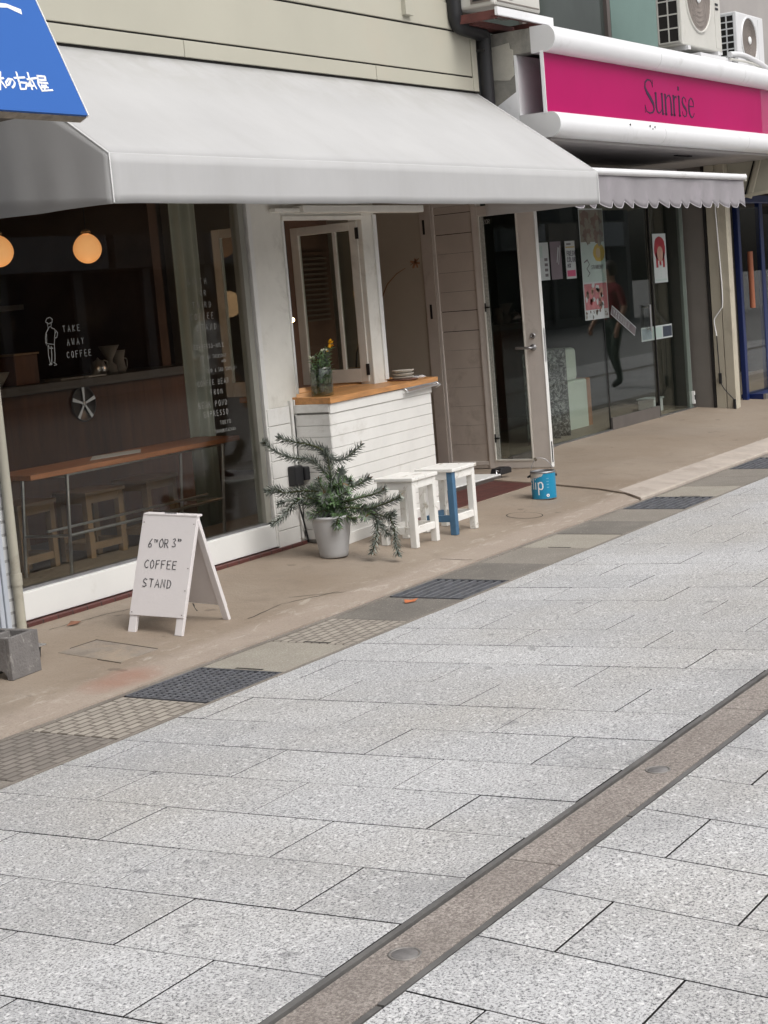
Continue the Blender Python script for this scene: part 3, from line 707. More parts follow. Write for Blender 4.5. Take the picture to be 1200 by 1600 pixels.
# room shell
mb = MB().box(3.5, 11.28, 6.10, 9.9, -.02, .14, room_floor); mb.build('interior_floor', cafe)
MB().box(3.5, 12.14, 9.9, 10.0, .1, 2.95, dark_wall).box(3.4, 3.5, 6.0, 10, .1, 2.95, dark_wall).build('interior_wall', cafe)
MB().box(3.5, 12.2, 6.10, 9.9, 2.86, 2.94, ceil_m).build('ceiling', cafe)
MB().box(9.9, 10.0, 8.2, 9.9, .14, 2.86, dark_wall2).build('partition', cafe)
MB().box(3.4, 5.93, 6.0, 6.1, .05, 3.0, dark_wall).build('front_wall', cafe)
# left edge: textured white wall strip, bluish metal guide
MB().box(5.822, 5.93, YF-.03, 6.05, .05, 2.3, white_brick).build('brick_pier', cafe, bevel=.003)

# ---------------- neighbouring bookshop (left edge)
bs_ = thing('bookshop_building', 'sliver of the neighbouring shop with pale metal shutter guides at the left edge', 'building', (4.5, 6.0, .1))
mb = MB()
for i in range(4): mb.box(5.66+i*.04, 5.66+i*.04+.03, 5.93, 6.02, .09, 3.0, mat('pale_metal', (.46, .50, .56), .35, .05, 4, 60, .05))
mb.build('shutter_guide', bs_, bevel=.004)
MB().box(-3, 5.66, 5.96, 6.05, .05, 3.0, dark_wall).build('wall', bs_)
MB().prism([(5.44, 5.96, 2.46), (5.44, 4.94, 2.49), (5.44, 5.16, 3.0), (5.44, 5.96, 3.6)], (-8, 0, 0), dark_wall).build('added_shade_box', bs_)  # dark volume added behind the sign to keep light off the awning's left end
MB().box(5.20, 5.24, 5.50, 5.96, .12, 2.42, mat('shade_fin_grey', (.22, .23, .25), .5, .1)).build('added_shade_fin', bs_)  # unseen fin, added to block side light from the awning's left panel
# blue signboard, tilted forward
O = Vector((5.47, 4.8, 2.45)); V = Vector((0, .23, .52)).normalized(); U = Vector((1, 0, 0)); N = U.cross(V).normalized()
sg = thing('blue_signboard', 'tilted blue signboard with white brush lettering in the upper left corner', 'sign', tuple(O))
Pn = [O+U*-3, O, O+V*1.15, O+U*-3+V*1.15]
MB().prism(Pn, N*-.012, sign_blue).build('board', sg)
fr = mat('sign_frame_wood', (.30, .26, .21), .7, .3, 20)
def slab(u0, u1, v0, v1, n0, n1): return [O+U*a+V*b+N*c for c in (n0, n1) for a, b in ((u0, v0), (u1, v0), (u1, v1), (u0, v1))]
MB().hexa(slab(-3, .004, -.003, .03, -.055, -.0125), fr).hexa(slab(-.035, .004, .03, 1.15, -.055, -.0125), fr).build('frame', sg)
MB().hexa(slab(.002, .007, -.003, 1.15, -.05, .002), pure_white).build('edge_trim', sg)
mb = MB()
kan = {'hon1': [[(-0.458, 0.139), (-0.414, 0.148)], [(-0.416, 0.177), (-0.463, 0.092)], [(-0.438, 0.138), (-0.478, 0.103)], [(-0.436, 0.135), (-0.425, 0.104)]], 'no': [[(-0.373, 0.145), (-0.398, 0.12), (-0.416, 0.113), (-0.411, 0.128), (-0.386, 0.147), (-0.365, 0.146), (-0.359, 0.132), (-0.371, 0.116), (-0.387, 0.106)]], 'ko': [[(-0.35, 0.153), (-0.287, 0.16)], [(-0.323, 0.182), (-0.332, 0.139)], [(-0.332, 0.134), (-0.288, 0.134)], [(-0.332, 0.134), (-0.34, 0.106)], [(-0.288, 0.134), (-0.311, 0.105)], [(-0.342, 0.103), (-0.311, 0.105)]], 'hon2': [[(-0.277, 0.152), (-0.219, 0.162)], [(-0.256, 0.184), (-0.274, 0.105)], [(-0.261, 0.147), (-0.289, 0.119)], [(-0.25, 0.148), (-0.246, 0.11)], [(-0.279, 0.122), (-0.248, 0.124)]], 'ya': [[(-0.206, 0.172), (-0.161, 0.173)], [(-0.161, 0.173), (-0.166, 0.157)], [(-0.213, 0.154), (-0.166, 0.157)], [(-0.206, 0.172), (-0.222, 0.132), (-0.216, 0.103)], [(-0.208, 0.142), (-0.163, 0.142)], [(-0.193, 0.143), (-0.209, 0.127), (-0.178, 0.129)], [(-0.219, 0.117), (-0.171, 0.121)], [(-0.19, 0.128), (-0.198, 0.107)], [(-0.22, 0.102), (-0.151, 0.11, .7)]]}
for k, st in kan.items(): mb.strokes([[(p[0], p[1], random.uniform(.75, 1.15)) for p in s_] for s_ in st], O+N*.0005, U, V, .0095, .001, pure_white, N)
mb.strokes([[(-.40, .49, .9), (-0.267, 0.501, 1), (-0.198, 0.506, .9), (-0.131, 0.486, 1.2)]], O+N*.0005, U, V, .022, .001, pure_white, N)
mb.build('lettering', sg)

# ---------------- cafe awning
aw = thing('shop_awning', 'long off white canvas awning over the cafe front', 'awning', (8.5, 5.985, 2.1))
x0, x1, yv, zt, zf_, zl = 5.88, 11.13, 5.06, 3.0, 2.333, 2.108
mb = MB()
def sheet(mb, f, nu, nv, m, smooth=True):
    vs = [f(i/nu, j/nv) for i in range(nu+1) for j in range(nv+1)]; n = nv+1
    return mb.add(vs, [(i*n+j, (i+1)*n+j, (i+1)*n+j+1, i*n+j+1) for i in range(nu) for j in range(nv)], m, smooth)
def sag(u, v):   # canvas sags between frame ribs
    return .015*abs(math.sin(u*math.pi*5))**.7*math.sin(v*math.pi)
sheet(mb, lambda u, v: (x0+(x1-x0)*u, yv+(5.982-yv)*v, zf_+(zt-zf_)*v-sag(u, v)), 80, 14, canvas)
def vallow(u): return zl+.0012*math.sin(u*47)+.0015*math.sin(u*19)
sheet(mb, lambda u, v: (x0+(x1-x0)*u, yv-.002-.003*(1-v)*math.sin(u*31)*.5, vallow(u)+(zf_-vallow(u))*v), 90, 5, canvas)
o = mb.build('canopy', aw); sd_ = o.modifiers.new('solid', 'SOLIDIFY'); sd_.thickness = .003
mb = MB()
for X, s_ in ((x0, -1), (x1, 1)):
    def f(u, v, X=X, s_=s_):
        y = yv+(5.982-yv)*u; top = zf_+(zt-zf_)*u; low = zl+.002*math.sin(u*9)
        return (X+s_*.004*math.sin(u*22)*(1-v), y, low+(top-low)*v)
    o = sheet(MB(), f, 24, 8, canvas).build('side_panel', aw); sd_ = o.modifiers.new('solid', 'SOLIDIFY'); sd_.thickness = .003
seam = mat('canvas_seam', (.58, .58, .58), .7, .03)
mb = MB().tube([(x0, yv-.002, zl+.005), (x0, yv-.002, zf_), (x0, 5.98, zt)], .005, seam, 6).tube([(x0, yv-.002, zf_), (x1, yv-.002, zf_)], .0035, seam, 6).tube([(x1, yv-.002, zl+.005), (x1, yv-.002, zf_), (x1, 5.98, zt)], .005, seam, 6)
mb.build('piping', aw)
mb = MB()
for i in range(6):
    X = x0+.02+(x1-x0-.04)*i/5; mb.tube([(X, yv+.03, zf_-.03), (X, 5.96, zt-.05)], .011, dull_steel, 8)
    mb.tube([(X, yv+.03, zf_-.03), (X, 5.96, zf_-.03)], .009, dull_steel, 8)
mb.tube([(x0+.02, yv+.03, zf_-.03), (x1-.02, yv+.03, zf_-.03)], .011, dull_steel, 8)
mb.build('frame', aw)

# ---------------- serving counter
ct = thing('serving_counter', 'white boarded counter with orange brown wooden top below the open serving window', 'counter', (9.1, 5.85, .08))
ang = math.atan2(.10, 1.43)
def cy(x): return 5.715+(x-8.435)*.085
mb = MB()
zr = [.125]+[.835-.072*k for k in range(9, 0, -1)]+[.835, .905]
zr = sorted(set(round(z, 4) for z in zr))
for a, b in zip(zr[:-1], zr[1:]):
    xa, xb = 8.435, 9.865; t = .014
    mb.hexa([(xa, cy(xa), a), (xb, cy(xb), a), (xb, cy(xb)+t, a), (xa, cy(xa)+t, a), (xa, cy(xa), b-.0026), (xb, cy(xb), b-.0026), (xb, cy(xb)+t, b-.0026), (xa, cy(xa)+t, b-.0026)], white_paint)
    mb.box(8.430, 8.445, cy(8.435)+.003, 5.985, a, b-.0026, white_paint)
    mb.box(9.852, 9.867, cy(9.86)+.003, 6.09, a, b-.0026, white_paint)
mb.build('panel_boards', ct, bevel=.0015)
xa, xb = 8.45, 9.85
MB().hexa([(xa, cy(xa)+.010, .09), (xb, cy(xb)+.010, .09), (xb, 6.09, .09), (xa, 5.98, .09), (xa, cy(xa)+.010, .96), (xb, cy(xb)+.010, .96), (xb, 6.09, .96), (xa, 5.98, .96)], gap_paint).build('core', ct)
mb = MB(); xa, xb = 8.430, 9.87
mb.hexa([(xa, cy(xa)-.008, .905), (xb, cy(xb)-.008, .905), (xb, cy(xb)+.01, .905), (xa, cy(xa)+.01, .905), (xa, cy(xa)-.008, .966), (xb, cy(xb)-.008, .966), (xb, cy(xb)+.01, .966), (xa, cy(xa)+.01, .966)], white_paint)
mb.box(8.424, 8.44, cy(8.43), 5.985, .915, .966, white_paint)
mb.build('trim', ct, bevel=.003); mb = MB()
mb.hexa([(xa, cy(xa)-.010, .075), (xb, cy(xb)-.010, .09), (xb, cy(xb)+.01, .09), (xa, cy(xa)+.01, .075), (xa, cy(xa)-.010, .150), (xb, cy(xb)-.010, .150), (xb, cy(xb)+.01, .150), (xa, cy(xa)+.01, .150)], white_paint)
mb.build('skirting', ct, bevel=.003)
mb = MB(); xa, xb = 8.405, 9.955
mb.hexa([(xa+.01, cy(xa)-.022, .967), (xb, cy(xb)-.022, .975), (xb, 6.12, .975), (xa+.045, 6.12, .967), (xa+.01, cy(xa)-.022, 1.004), (xb, cy(xb)-.022, 1.006), (xb, 6.12, 1.018), (xa+.045, 6.12, 1.018)], oak)
mb.build('countertop', ct, bevel=.002)
MB().box(8.51, 9.90, 6.122, 6.45, .99, 1.022, oak).build('inner_shelf', ct)
# chrome rack under the counter edge
t = thing('chrome_rack', 'small chrome rack clipped under the right end of the wooden counter top', 'rack', (9.68, 5.78, .96))
mb = MB()
a, b = (9.43, cy(9.43)-.045, .945), (9.93, cy(9.93)-.045, .955)
mb.tube([a, b], .007, steel, 8).tube([(9.43, cy(9.43)-.015, .968), (9.93, cy(9.93)-.015, .972)], .006, steel, 8)
for X in (9.43, 9.93): mb.tube([(X, cy(X)-.012, .972), (X, cy(X)-.05, .95), (X, cy(X)-.012, .935)], .006, steel, 8)
mb.build('rods', t)
mb = MB().prism([(9.45, cy(9.45)-.012, .963), (9.92, cy(9.92)-.012, .968), (9.92, cy(9.92)-.045, .952), (9.45, cy(9.45)-.045, .947)], (0, 0, -.004), steel).build('plate', t)

# ---------------- jar of flowers
t = thing('flower_jar', 'clear glass jar of green sprigs with one yellow bloom, standing on the counter', 'flower jar', (8.545, 5.83, 1.006))
jg = glass('jar_glass', (.82, .86, .80), .03, 1.45, .04)
c = (8.545, 5.83, 1.008)
MB().lathe(c, [(.0, 0), (.066, 0), (.070, .01), (.070, .155), (.064, .168), (.066, .180), (.062, .180), (.060, .168), (.065, .155), (.065, .012), (0, .008)], jg, 36).build('jar', t)
wat = glass('jar_water', (.62, .68, .58), 0, 1.33)
MB().lathe(c, [(0, .010), (.059, .012), (.059, .075), (0, .075)], wat, 30).build('water', t)
random.seed(3)
mb = MB(); lv = MB(); fl = MB(); yl = MB()
yellow = mat('yellow_petal', (.75, .38, .01), .6, .1); palebud = mat('pale_bud', (.50, .52, .38), .6, .2)
def leafq(m_, p, d, L, W, mt, cup=.0):
    d = Vector(d).normalized(); s_ = d.cross(Vector((random.uniform(-.4, .4), random.uniform(-.4, .4), 1)))
    if s_.length < .01: s_ = Vector((1, 0, 0))
    s_.normalize(); n_ = s_.cross(d); p = Vector(p)
    m_.add([p, p+d*L*.45+s_*W/2+n_*cup, p+d*L, p+d*L*.45-s_*W/2+n_*cup], [(0, 1, 2, 3)], mt)
tips = [(-.05, -.04, .24), (.04, -.04, .26), (.08, .03, .24), (-.02, .04, .28), (.0, -.04, .30), (-.06, .02, .26), (-.03, -.02, .29), (.0, .02, .25), (.03, .0, .27), (.07, -.01, .30), (.10, 0, .31), (-.09, .01, .21), (.05, .03, .22), (.01, -.03, .20), (.13, .0, .335)]
for i, tp in enumerate(tips):
    a = Vector(c)+Vector((random.uniform(-.04, .04), random.uniform(-.04, .04), .02)); b = Vector(c)+Vector(tp)*(.9)
    m_ = (a+b)/2+Vector((0, 0, .02)); mb.tube([a, m_, b], .0018, stem_m, 5)
    for k in range(34):
        q = a.lerp(b, .35+.65*random.random()); leafq(lv, q, (random.uniform(-1, 1), random.uniform(-1, 1), random.uniform(-.3, .9)), random.uniform(.025, .05), random.uniform(.010, .020), random.choice([leaf_g, leaf_g, leaf_d]), .003)
    if 1 < i < 6:
        for k in range(3): q = b+Vector([random.uniform(-.015, .015) for _ in range(3)]); fl.lathe(tuple(q), [(0, -.009), (.010, 0), (0, .009)], palebud, 8)
q = Vector(c)+Vector((.13, 0, .315))
leafq(yl, Vector(c)+Vector((.05, -.02, .27)), (1, -.2, .2), .02, .014, yellow)
for k in range(12):
    a = k*2*math.pi/12; d = Vector((math.cos(a), -.25, math.sin(a))); leafq(yl, q, d, .034, .020, yellow)
yl.lathe(tuple(q+Vector((-.018, -.0, -.018))), [(0, -.007), (.009, 0), (0, .007)], yellow, 10)
for k in range(40): 
    q2 = Vector(c)+Vector((random.uniform(-.045, .045), random.uniform(-.045, .045), random.uniform(.03, .14))); leafq(lv, q2, (random.uniform(-1, 1), random.uniform(-1, 1), random.uniform(-.5, .9)), .03, .01, leaf_g)
mb.build('stems', t); lv.build('leaves', t); fl.build('buds', t); yl.build('yellow_flower', t)

# things on the counter
t = thing('saucer_stack', 'two stacked pale saucers on a brown tray near the right end of the counter', 'saucers', (9.67, 5.93, 1.01))
c = (9.67, 5.93, 1.012)
MB().lathe(c, [(0, 0), (.10, 0), (.105, .006), (.098, .008), (0, .006)], mat('tray_brown', (.16, .07, .045), .5, .15), 36).build('tray', t)
for k, z in enumerate((.008, .030, .052)):
    MB().lathe((c[0]+.004*k, c[1], c[2]+z), [(0, 0), (.060, 0), (.074, .012), (.076, .016), (.070, .016), (.056, .006), (0, .005)], mat('pale_china', (.60, .57, .50), .35, .06), 36).build('saucer', t)
t = thing('printed_cards', 'small fanned stack of white printed cards beside the saucers', 'cards', (9.87, 5.95, 1.01))
for k in range(4):
    a = .1+.12*k; M = Matrix.Translation((9.86, 5.95, 1.0115+.0035*k)) @ Matrix.Rotation(a, 4, 'Z')
    o = MB().box(-.075, .075, -.05, .05, 0, .003, pure_white, M).build('card', t)
MB().box(-.045, .035, -.03, .028, .0001, .0008, mat('photo_print', (.08, .075, .08), .5, .5, 40), Matrix.Translation((9.86, 5.95, 1.0255)) @ Matrix.Rotation(.46, 4, 'Z')).build('print', t)
t = thing('clay_cup', 'small clay coloured cup holding a dark stick behind the casement glass', 'cup', (9.53, 6.22, 1.02))
MB().lathe((9.53, 6.22, 1.023), [(0, 0), (.038, 0), (.050, .10), (.047, .10), (.036, .01), (0, .01)], mat('clay', (.42, .27, .17), .7, .1), 28).build('cup', t)
MB().tube([(9.53, 6.22, 1.04), (9.555, 6.21, 1.22), (9.60, 6.20, 1.31)], .006, black_metal, 6).build('stick', t)

# black outdoor socket
t = thing('outdoor_socket', 'black outdoor power socket on the white boarded wall behind the potted plant', 'socket', (8.36, 5.96, .53))
MB().box(8.295, 8.385, 5.915, 5.973, .475, .60, black_plastic).build('box', t, bevel=.008)
MB().box(8.385, 8.44, 5.90, 5.96, .50, .585, black_plastic).build('cover', t, bevel=.010)
MB().tube([(8.34, 5.94, .478), (8.35, 5.945, .35), (8.40, 5.95, .2), (8.42, 5.95, .11)], .006, black_plastic, 8).build('cable', t)

# ---------------- open glazed door
dr = thing('entry_door', 'taupe glazed door standing wide open against the boarded side of the entrance', 'door', (12.15, 6.35, .09))
xd = 12.128; xe = 12.172
mb = MB()
for a, b, c_, d in ((6.092, 6.245, .088, 2.24), (6.605, 6.66, .088, 2.24), (6.245, 6.605, .088, .148), (6.245, 6.605, 2.17, 2.24)):
    mb.box(xd, xe, a, b, c_, d, door_paint)
mb.build('door_leaf', dr, bevel=.003)
mb = MB()
for a, b, c_, d in ((6.245, 6.258, .148, 2.17), (6.592, 6.605, .148, 2.17), (6.258, 6.592, .148, .162), (6.258, 6.592, 2.157, 2.17)):
    mb.box(xd-.006, xd+.03, a, b, c_, d, frame_paint)
mb.build('glazing_bead', dr, bevel=.002)
MB().box(xd+.016, xd+.022, 6.255, 6.595, .16, 2.16, glass('door_glass', (.70, .72, .70), 0, 1.5, .07)).build('door_pane', dr)
MB().box(xd-.003, xe+.002, 6.086, 6.093, .09, 2.24, sill_paint).box(xd+.01, xe-.01, 6.083, 6.087, .95, 1.22, steel).box(xd+.012, xe-.014, 6.084, 6.087, .13, .30, dark_gap).build('edge_strip', dr)
frost = mat('frosted_strip', (.40, .41, .38), .7, .25, 60, 90, .3)
MB().box(xd+.006, xd+.012, 6.555, 6.59, .165, 2.155, frost).build('draught_strip', dr)
mb = MB()
for z in (1.42, .34): mb.box(xd-.006, xd+.006, 6.552, 6.596, z-.006, z+.006, black_metal).box(xd-.006, xd+.006, 6.585, 6.593, z-.035, z+.035, black_metal)
mb.build('strip_clip', dr)
mb = MB().lathe((xd-.001, 6.178, 1.07), [(0, -.012), (.026, -.012), (.028, -.004), (.028, .003)], dull_steel, 28, 'X')
mb.tube([(xd-.01, 6.178, 1.07), (xd-.05, 6.178, 1.07), (xd-.055, 6.20, 1.071), (xd-.055, 6.31, 1.075)], .011, dull_steel, 12)
mb.build('door_handle', dr)
MB().lathe((xd-.001, 6.174, 1.165), [(0, -.010), (.012, -.010), (.013, -.014), (.022, -.010), (.024, .003)], dull_steel, 28, 'X').build('lock', dr)
tb = MB(); write(tb, 'ZOR', (xd+.0, 6.55, 2.095), (0, -1, 0), (0, 0, 1), .034, .005, chalk, adv=.62, N=(-1, 0, 0), th=.001); tb.build('pane_label', dr)
t = thing('door_wedge', 'small black door stop on the red tiles at the foot of the open door', 'door stop', (11.55, 6.22, .12))
MB().prism([(11.44, 6.2, .118), (11.64, 6.2, .118), (11.64, 6.2, .158), (11.60, 6.2, .17), (11.47, 6.2, .165)], (0, .09, 0), black_plastic).build('wedge', t, bevel=.004)
MB().tube([(11.44, 6.21, .15), (11.38, 6.20, .165), (11.37, 6.19, .13)], .006, steel, 8).build('hook', t)

# ================================================================== STREET OBJECTS BY THE CAFE
random.seed(11)
# folding sign
ab = thing('folding_sign', 'white painted wooden folding sign lettered with the coffee stand name', 'sign board', (6.33, 5.29, .04))
FBR, FBL = Vector((6.150, 5.148, .042)), Vector((6.110, 5.455, .060)); TR_ = Vector((6.345, 5.132, .602)); TL_ = TR_+(FBL-FBR)
BBR, BBL = Vector((6.560, 5.158, .041)), Vector((6.525, 5.465, .064))
Uv = (FBR-FBL).normalized(); Vf = (TR_-FBR).normalized(); Nf = Uv.cross(Vf).normalized()
if Nf.x > 0: Nf = -Nf
Vb = (TR_-BBR).normalized(); Nb = Uv.cross(Vb).normalized()
if Nb.x < 0: Nb = -Nb
bw = mat('board_white', (.70, .665, .66), .55, .03, 4, 60, .08, dirt=(.52, .48, .46), dsc=6, dlo=.62, dhi=.85)
mb = MB(); 
for a, b, s_ in ((FBR, TR_, -1), (FBL, TL_, 1)): mb.bar(a+Uv*s_*.021-Nf*.011, b+Uv*s_*.021-Nf*.011, .042, .022, bw, Nf)
mb.build('front_frame', ab, bevel=.002)
mb = MB(); 
for a, b, s_ in ((BBR, TR_, -1), (BBL, TL_, 1)): mb.bar(a+Uv*s_*.017-Nb*.010, b-Vb*.02+Uv*s_*.017-Nb*.004, .034, .024, bw, Nb)
mb.build('rear_frame', ab, bevel=.002)
p0 = FBR.lerp(TR_, .145)+Nf*.0005; p1 = TR_+Nf*.0005; p2 = TL_+Nf*.0005; p3 = FBL.lerp(TL_, .145)+Nf*.0005
MB().prism([p0, p1, p2, p3], Nf*.005, bw).build('front_panel', ab, bevel=.001)
q0 = BBR.lerp(TR_, .13); q3 = BBL.lerp(TL_, .13)
MB().prism([q0+Nb*.001, TR_-Vb*.02+Nb*.001, TL_-Vb*.02+Nb*.001, q3+Nb*.001], Nb*.004, bw).build('rear_panel', ab)
MB().bar(TR_+Vector((.016, 0, -.002)), TL_+Vector((.016, 0, -.002)), .05, .012, bw).build('top_rail', ab, bevel=.003)
MB().bar(TR_.lerp(TL_, .42)+Vector((.012, 0, .006)), TR_.lerp(TL_, .62)+Vector((.012, 0, .006)), .012, .006, dull_steel).build('hinge', ab)
mb = MB(); Ob = FBL+Nf*.0062; Vt = (TL_-FBL).normalized()
def at_(u, v): return Ob+Uv*u+Vt*v
write(mb, '6', at_(.056, .425), Uv, Vt, .042, .0042, letter_grey, N=Nf); write(mb, 'TH', at_(.086, .452), Uv, Vt, .013, .003, letter_grey, N=Nf, adv=.95)
write(mb, 'OR', at_(.118, .428), Uv, Vt, .041, .0042, letter_grey, N=Nf, adv=.72); write(mb, '3', at_(.192, .432), Uv, Vt, .042, .0042, letter_grey, N=Nf); write(mb, 'RD', at_(.222, .462), Uv, Vt, .012, .003, letter_grey, N=Nf, adv=.95)
write(mb, 'COFFEE', at_(.050, .322), Uv, Vt, .040, .0042, letter_grey, N=Nf, adv=.80); write(mb, 'STAND', at_(.055, .228), Uv, Vt, .041, .0042, letter_grey, N=Nf, adv=.85)
mb.build('lettering', ab)
mb = MB()
for (u_, v_) in ((.012, .10), (.298, .10), (.012, .55), (.298, .55), (.298, .33), (.298, .22)): mb.strokes([[(u_-.002, v_), (u_+.002, v_)]], Ob, Uv, Vt, .0045, .0006, mat('screw_dot', (.22, .19, .17), .7, .2), Nf)
mb.build('screws', ab)

# stools
def bolt(mb, p): pass
def make_stool(x, y, w_, d_, h, rot, lab, cat_, m, mats=None, name='stool', group=None, zf=zap):
    mats = mats or {}
    z0 = zf(y)+.0125 if zf is zap else zf(y)
    t = thing(name, lab, cat_, (x, y, z0), group)
    M = Matrix.Translation((x, y, z0)) @ Matrix.Rotation(rot, 4, 'Z')
    lg = .042; tt = .022
    MB().box(-w_/2-.012, w_/2+.012, -d_/2-.012, d_/2+.012, h-tt, h, m, M).build('seat', t, bevel=.004)
    for key, sx, sy in (('nl', -1, -1), ('nr', 1, -1), ('fl', -1, 1), ('fr', 1, 1)):
        cx, cy_ = sx*(w_/2-lg/2), sy*(d_/2-lg/2)
        MB().box(cx-lg/2, cx+lg/2, cy_-lg/2, cy_+lg/2, (zf(y+cy_)-zf(y)) if zf is zap else 0, h-tt-.0005, mats.get(key, m), M).build('leg', t, bevel=.003)
    mb = MB(); q = .012
    for sy in (-1, 1): mb.box(-w_/2+lg, w_/2-lg, sy*(d_/2-.014)-q, sy*(d_/2-.014)+q, h-tt-.05, h-tt-.001, m, M)
    for sx in (-1, 1): mb.box(sx*(w_/2-.014)-q, sx*(w_/2-.014)+q, -d_/2+lg, d_/2-lg, h-tt-.05, h-tt-.001, m, M)
    mb.build('apron_rail', t, bevel=.002)
    for key, a in (('sn', (-w_/2+lg, w_/2-lg, -d_/2+.005, -d_/2+.029)), ('sf', (-w_/2+lg, w_/2-lg, d_/2-.029, d_/2-.005)), ('sl', (-w_/2+.005, -w_/2+.029, -d_/2+lg, d_/2-lg)), ('sr', (w_/2-.029, w_/2-.005, -d_/2+lg, d_/2-lg))):
        MB().box(*a, .075, .118, mats.get(key, m), M).build('stretcher', t, bevel=.002)
    return t
make_stool(8.716, 5.383, .302, .248, .425, .03, 'scuffed all white stool nearer the potted plant', 'stool', stool_white, group='white painted stools by the counter')
make_stool(9.200, 5.378, .302, .254, .418, .015, 'white stool with one blue painted leg', 'stool', stool_white, {'nl': stool_blue, 'sl': stool_blue, 'sf': stool_blue}, group='white painted stools by the counter')

# potted plant
pc = (8.142, 5.575); pz = zap(5.6)+.0125
pt = thing('potted_plant', 'spiky needle leaved plant with drooping branches in a pale grey white pot', 'potted plant', (pc[0], pc[1], pz))
prof = [(0, 0), (.078, 0), (.084, .006)]
for k in range(1, 12): prof.append((.084+.036*k/11+(.0012 if k % 3 == 0 else 0), .006+.225*k/11))
prof += [(.123, .234), (.127, .240), (.126, .250), (.119, .252), (.114, .245), (.110, .22), (0, .215)]
MB().lathe((pc[0], pc[1], pz), prof, pot_white, 56).build('pot', pt)
MB().lathe((pc[0], pc[1], pz), [(.104, .228), (.06, .234), (0, .236)], soil, 24).build('soil', pt)
BR = [((8.148,5.563,0.295),(8.168,5.569,0.454),(8.180,5.579,0.568),(8.187,5.591,0.664),(8.184,5.604,0.699)),
 ((8.188,5.595,0.683),(8.146,5.613,0.723),(8.086,5.660,0.758),(8.022,5.729,0.783),(7.967,5.784,0.814)),
 ((8.175,5.579,0.538),(8.167,5.648,0.617),(8.155,5.696,0.658),(8.114,5.783,0.673),(8.085,5.853,0.701),(8.052,5.918,0.753),(8.032,5.937,0.787)),
 ((8.187,5.595,0.675),(8.222,5.570,0.647),(8.256,5.534,0.642),(8.309,5.496,0.673),(8.358,5.449,0.720)),
 ((8.165,5.569,0.435),(8.072,5.613,0.476),(7.990,5.670,0.492),(7.915,5.732,0.492),(7.872,5.768,0.518),(7.834,5.807,0.512)),
 ((8.154,5.569,0.359),(8.090,5.608,0.416),(8.020,5.649,0.445),(7.965,5.696,0.431),(7.917,5.722,0.389),(7.891,5.755,0.351),(7.854,5.802,0.311)),
 ((8.090,5.608,0.416),(8.063,5.684,0.401),(8.033,5.776,0.429),(7.987,5.844,0.413)),
 ((8.171,5.569,0.473),(8.257,5.529,0.472),(8.326,5.480,0.484),(8.382,5.436,0.511)),
 ((8.160,5.569,0.397),(8.178,5.485,0.398),(8.201,5.398,0.417),(8.225,5.307,0.436),(8.257,5.244,0.461)),
 ((8.155,5.566,0.355),(8.158,5.452,0.366),(8.167,5.323,0.357),(8.203,5.218,0.385),(8.229,5.129,0.418)),
 ((8.162,5.388,0.358),(8.165,5.281,0.326),(8.192,5.215,0.307),(8.212,5.168,0.319)),
 ((8.172,5.314,0.352),(8.166,5.268,0.280),(8.141,5.266,0.189),(8.113,5.289,0.098)),
 ((8.168,5.268,0.291),(8.182,5.233,0.236),(8.188,5.214,0.197)),
 ((8.196,5.215,0.333),(8.188,5.173,0.258),(8.173,5.155,0.165),(8.168,5.142,0.079)),
 ((8.153,5.566,0.340),(8.067,5.575,0.361),(8.013,5.600,0.351),(7.992,5.632,0.343)),
 ((8.153,5.566,0.340),(8.083,5.485,0.328),(8.048,5.474,0.288),(8.046,5.471,0.265)),
 ((8.159,5.566,0.378),(8.122,5.489,0.441),(8.123,5.419,0.467)),
 ((8.161,5.573,0.416),(8.061,5.558,0.488),(8.039,5.572,0.557)),
 ((8.153,5.566,0.340),(8.124,5.457,0.321),(8.134,5.398,0.297)),
 ((8.174,5.569,0.491),(8.255,5.567,0.538),(8.300,5.579,0.571)),
 ((8.153,5.566,0.33),(8.10,5.64,.40),(8.13,5.70,.45)), ((8.153,5.566,0.33),(8.20,5.62,.42),(8.26,5.65,.44)), ((8.155,5.566,.37),(8.08,5.53,.45),(8.02,5.53,.47)), ((8.155,5.56,.42),(8.20,5.50,.50),(8.22,5.46,.52)), ((8.17,5.45,.36),(8.24,5.40,.34),(8.30,5.36,.35)), ((8.17,5.38,.36),(8.13,5.33,.33),(8.10,5.30,.32))]
def smooth_pts(P, n=4):
    P = [Vector(p) for p in P]; out = []
    for i in range(len(P)-1):
        a = P[max(i-1, 0)]; b = P[i]; c = P[i+1]; d = P[min(i+2, len(P)-1)]
        for k in range(n):
            t = k/n; out.append(.5*((2*b)+(c-a)*t+(2*a-5*b+4*c-d)*t*t+(3*b-a-3*c+d)*t**3))
    out.append(P[-1]); return out
random.seed(42)
for k in range(16):
    a = random.uniform(0, 6.28); e = random.uniform(.05, .13); z = random.uniform(.30, .50); p0_ = Vector((8.158, 5.57, z))
    BR.append((tuple(p0_), tuple(p0_+Vector((math.cos(a)*e*.6, math.sin(a)*e*.6, .03))), tuple(p0_+Vector((math.cos(a)*e, math.sin(a)*e, random.uniform(.03, .09))))))
needles = [MB(), MB(), MB()]; stems = MB(); nm = [leaf_d, leaf_p, leaf_g]
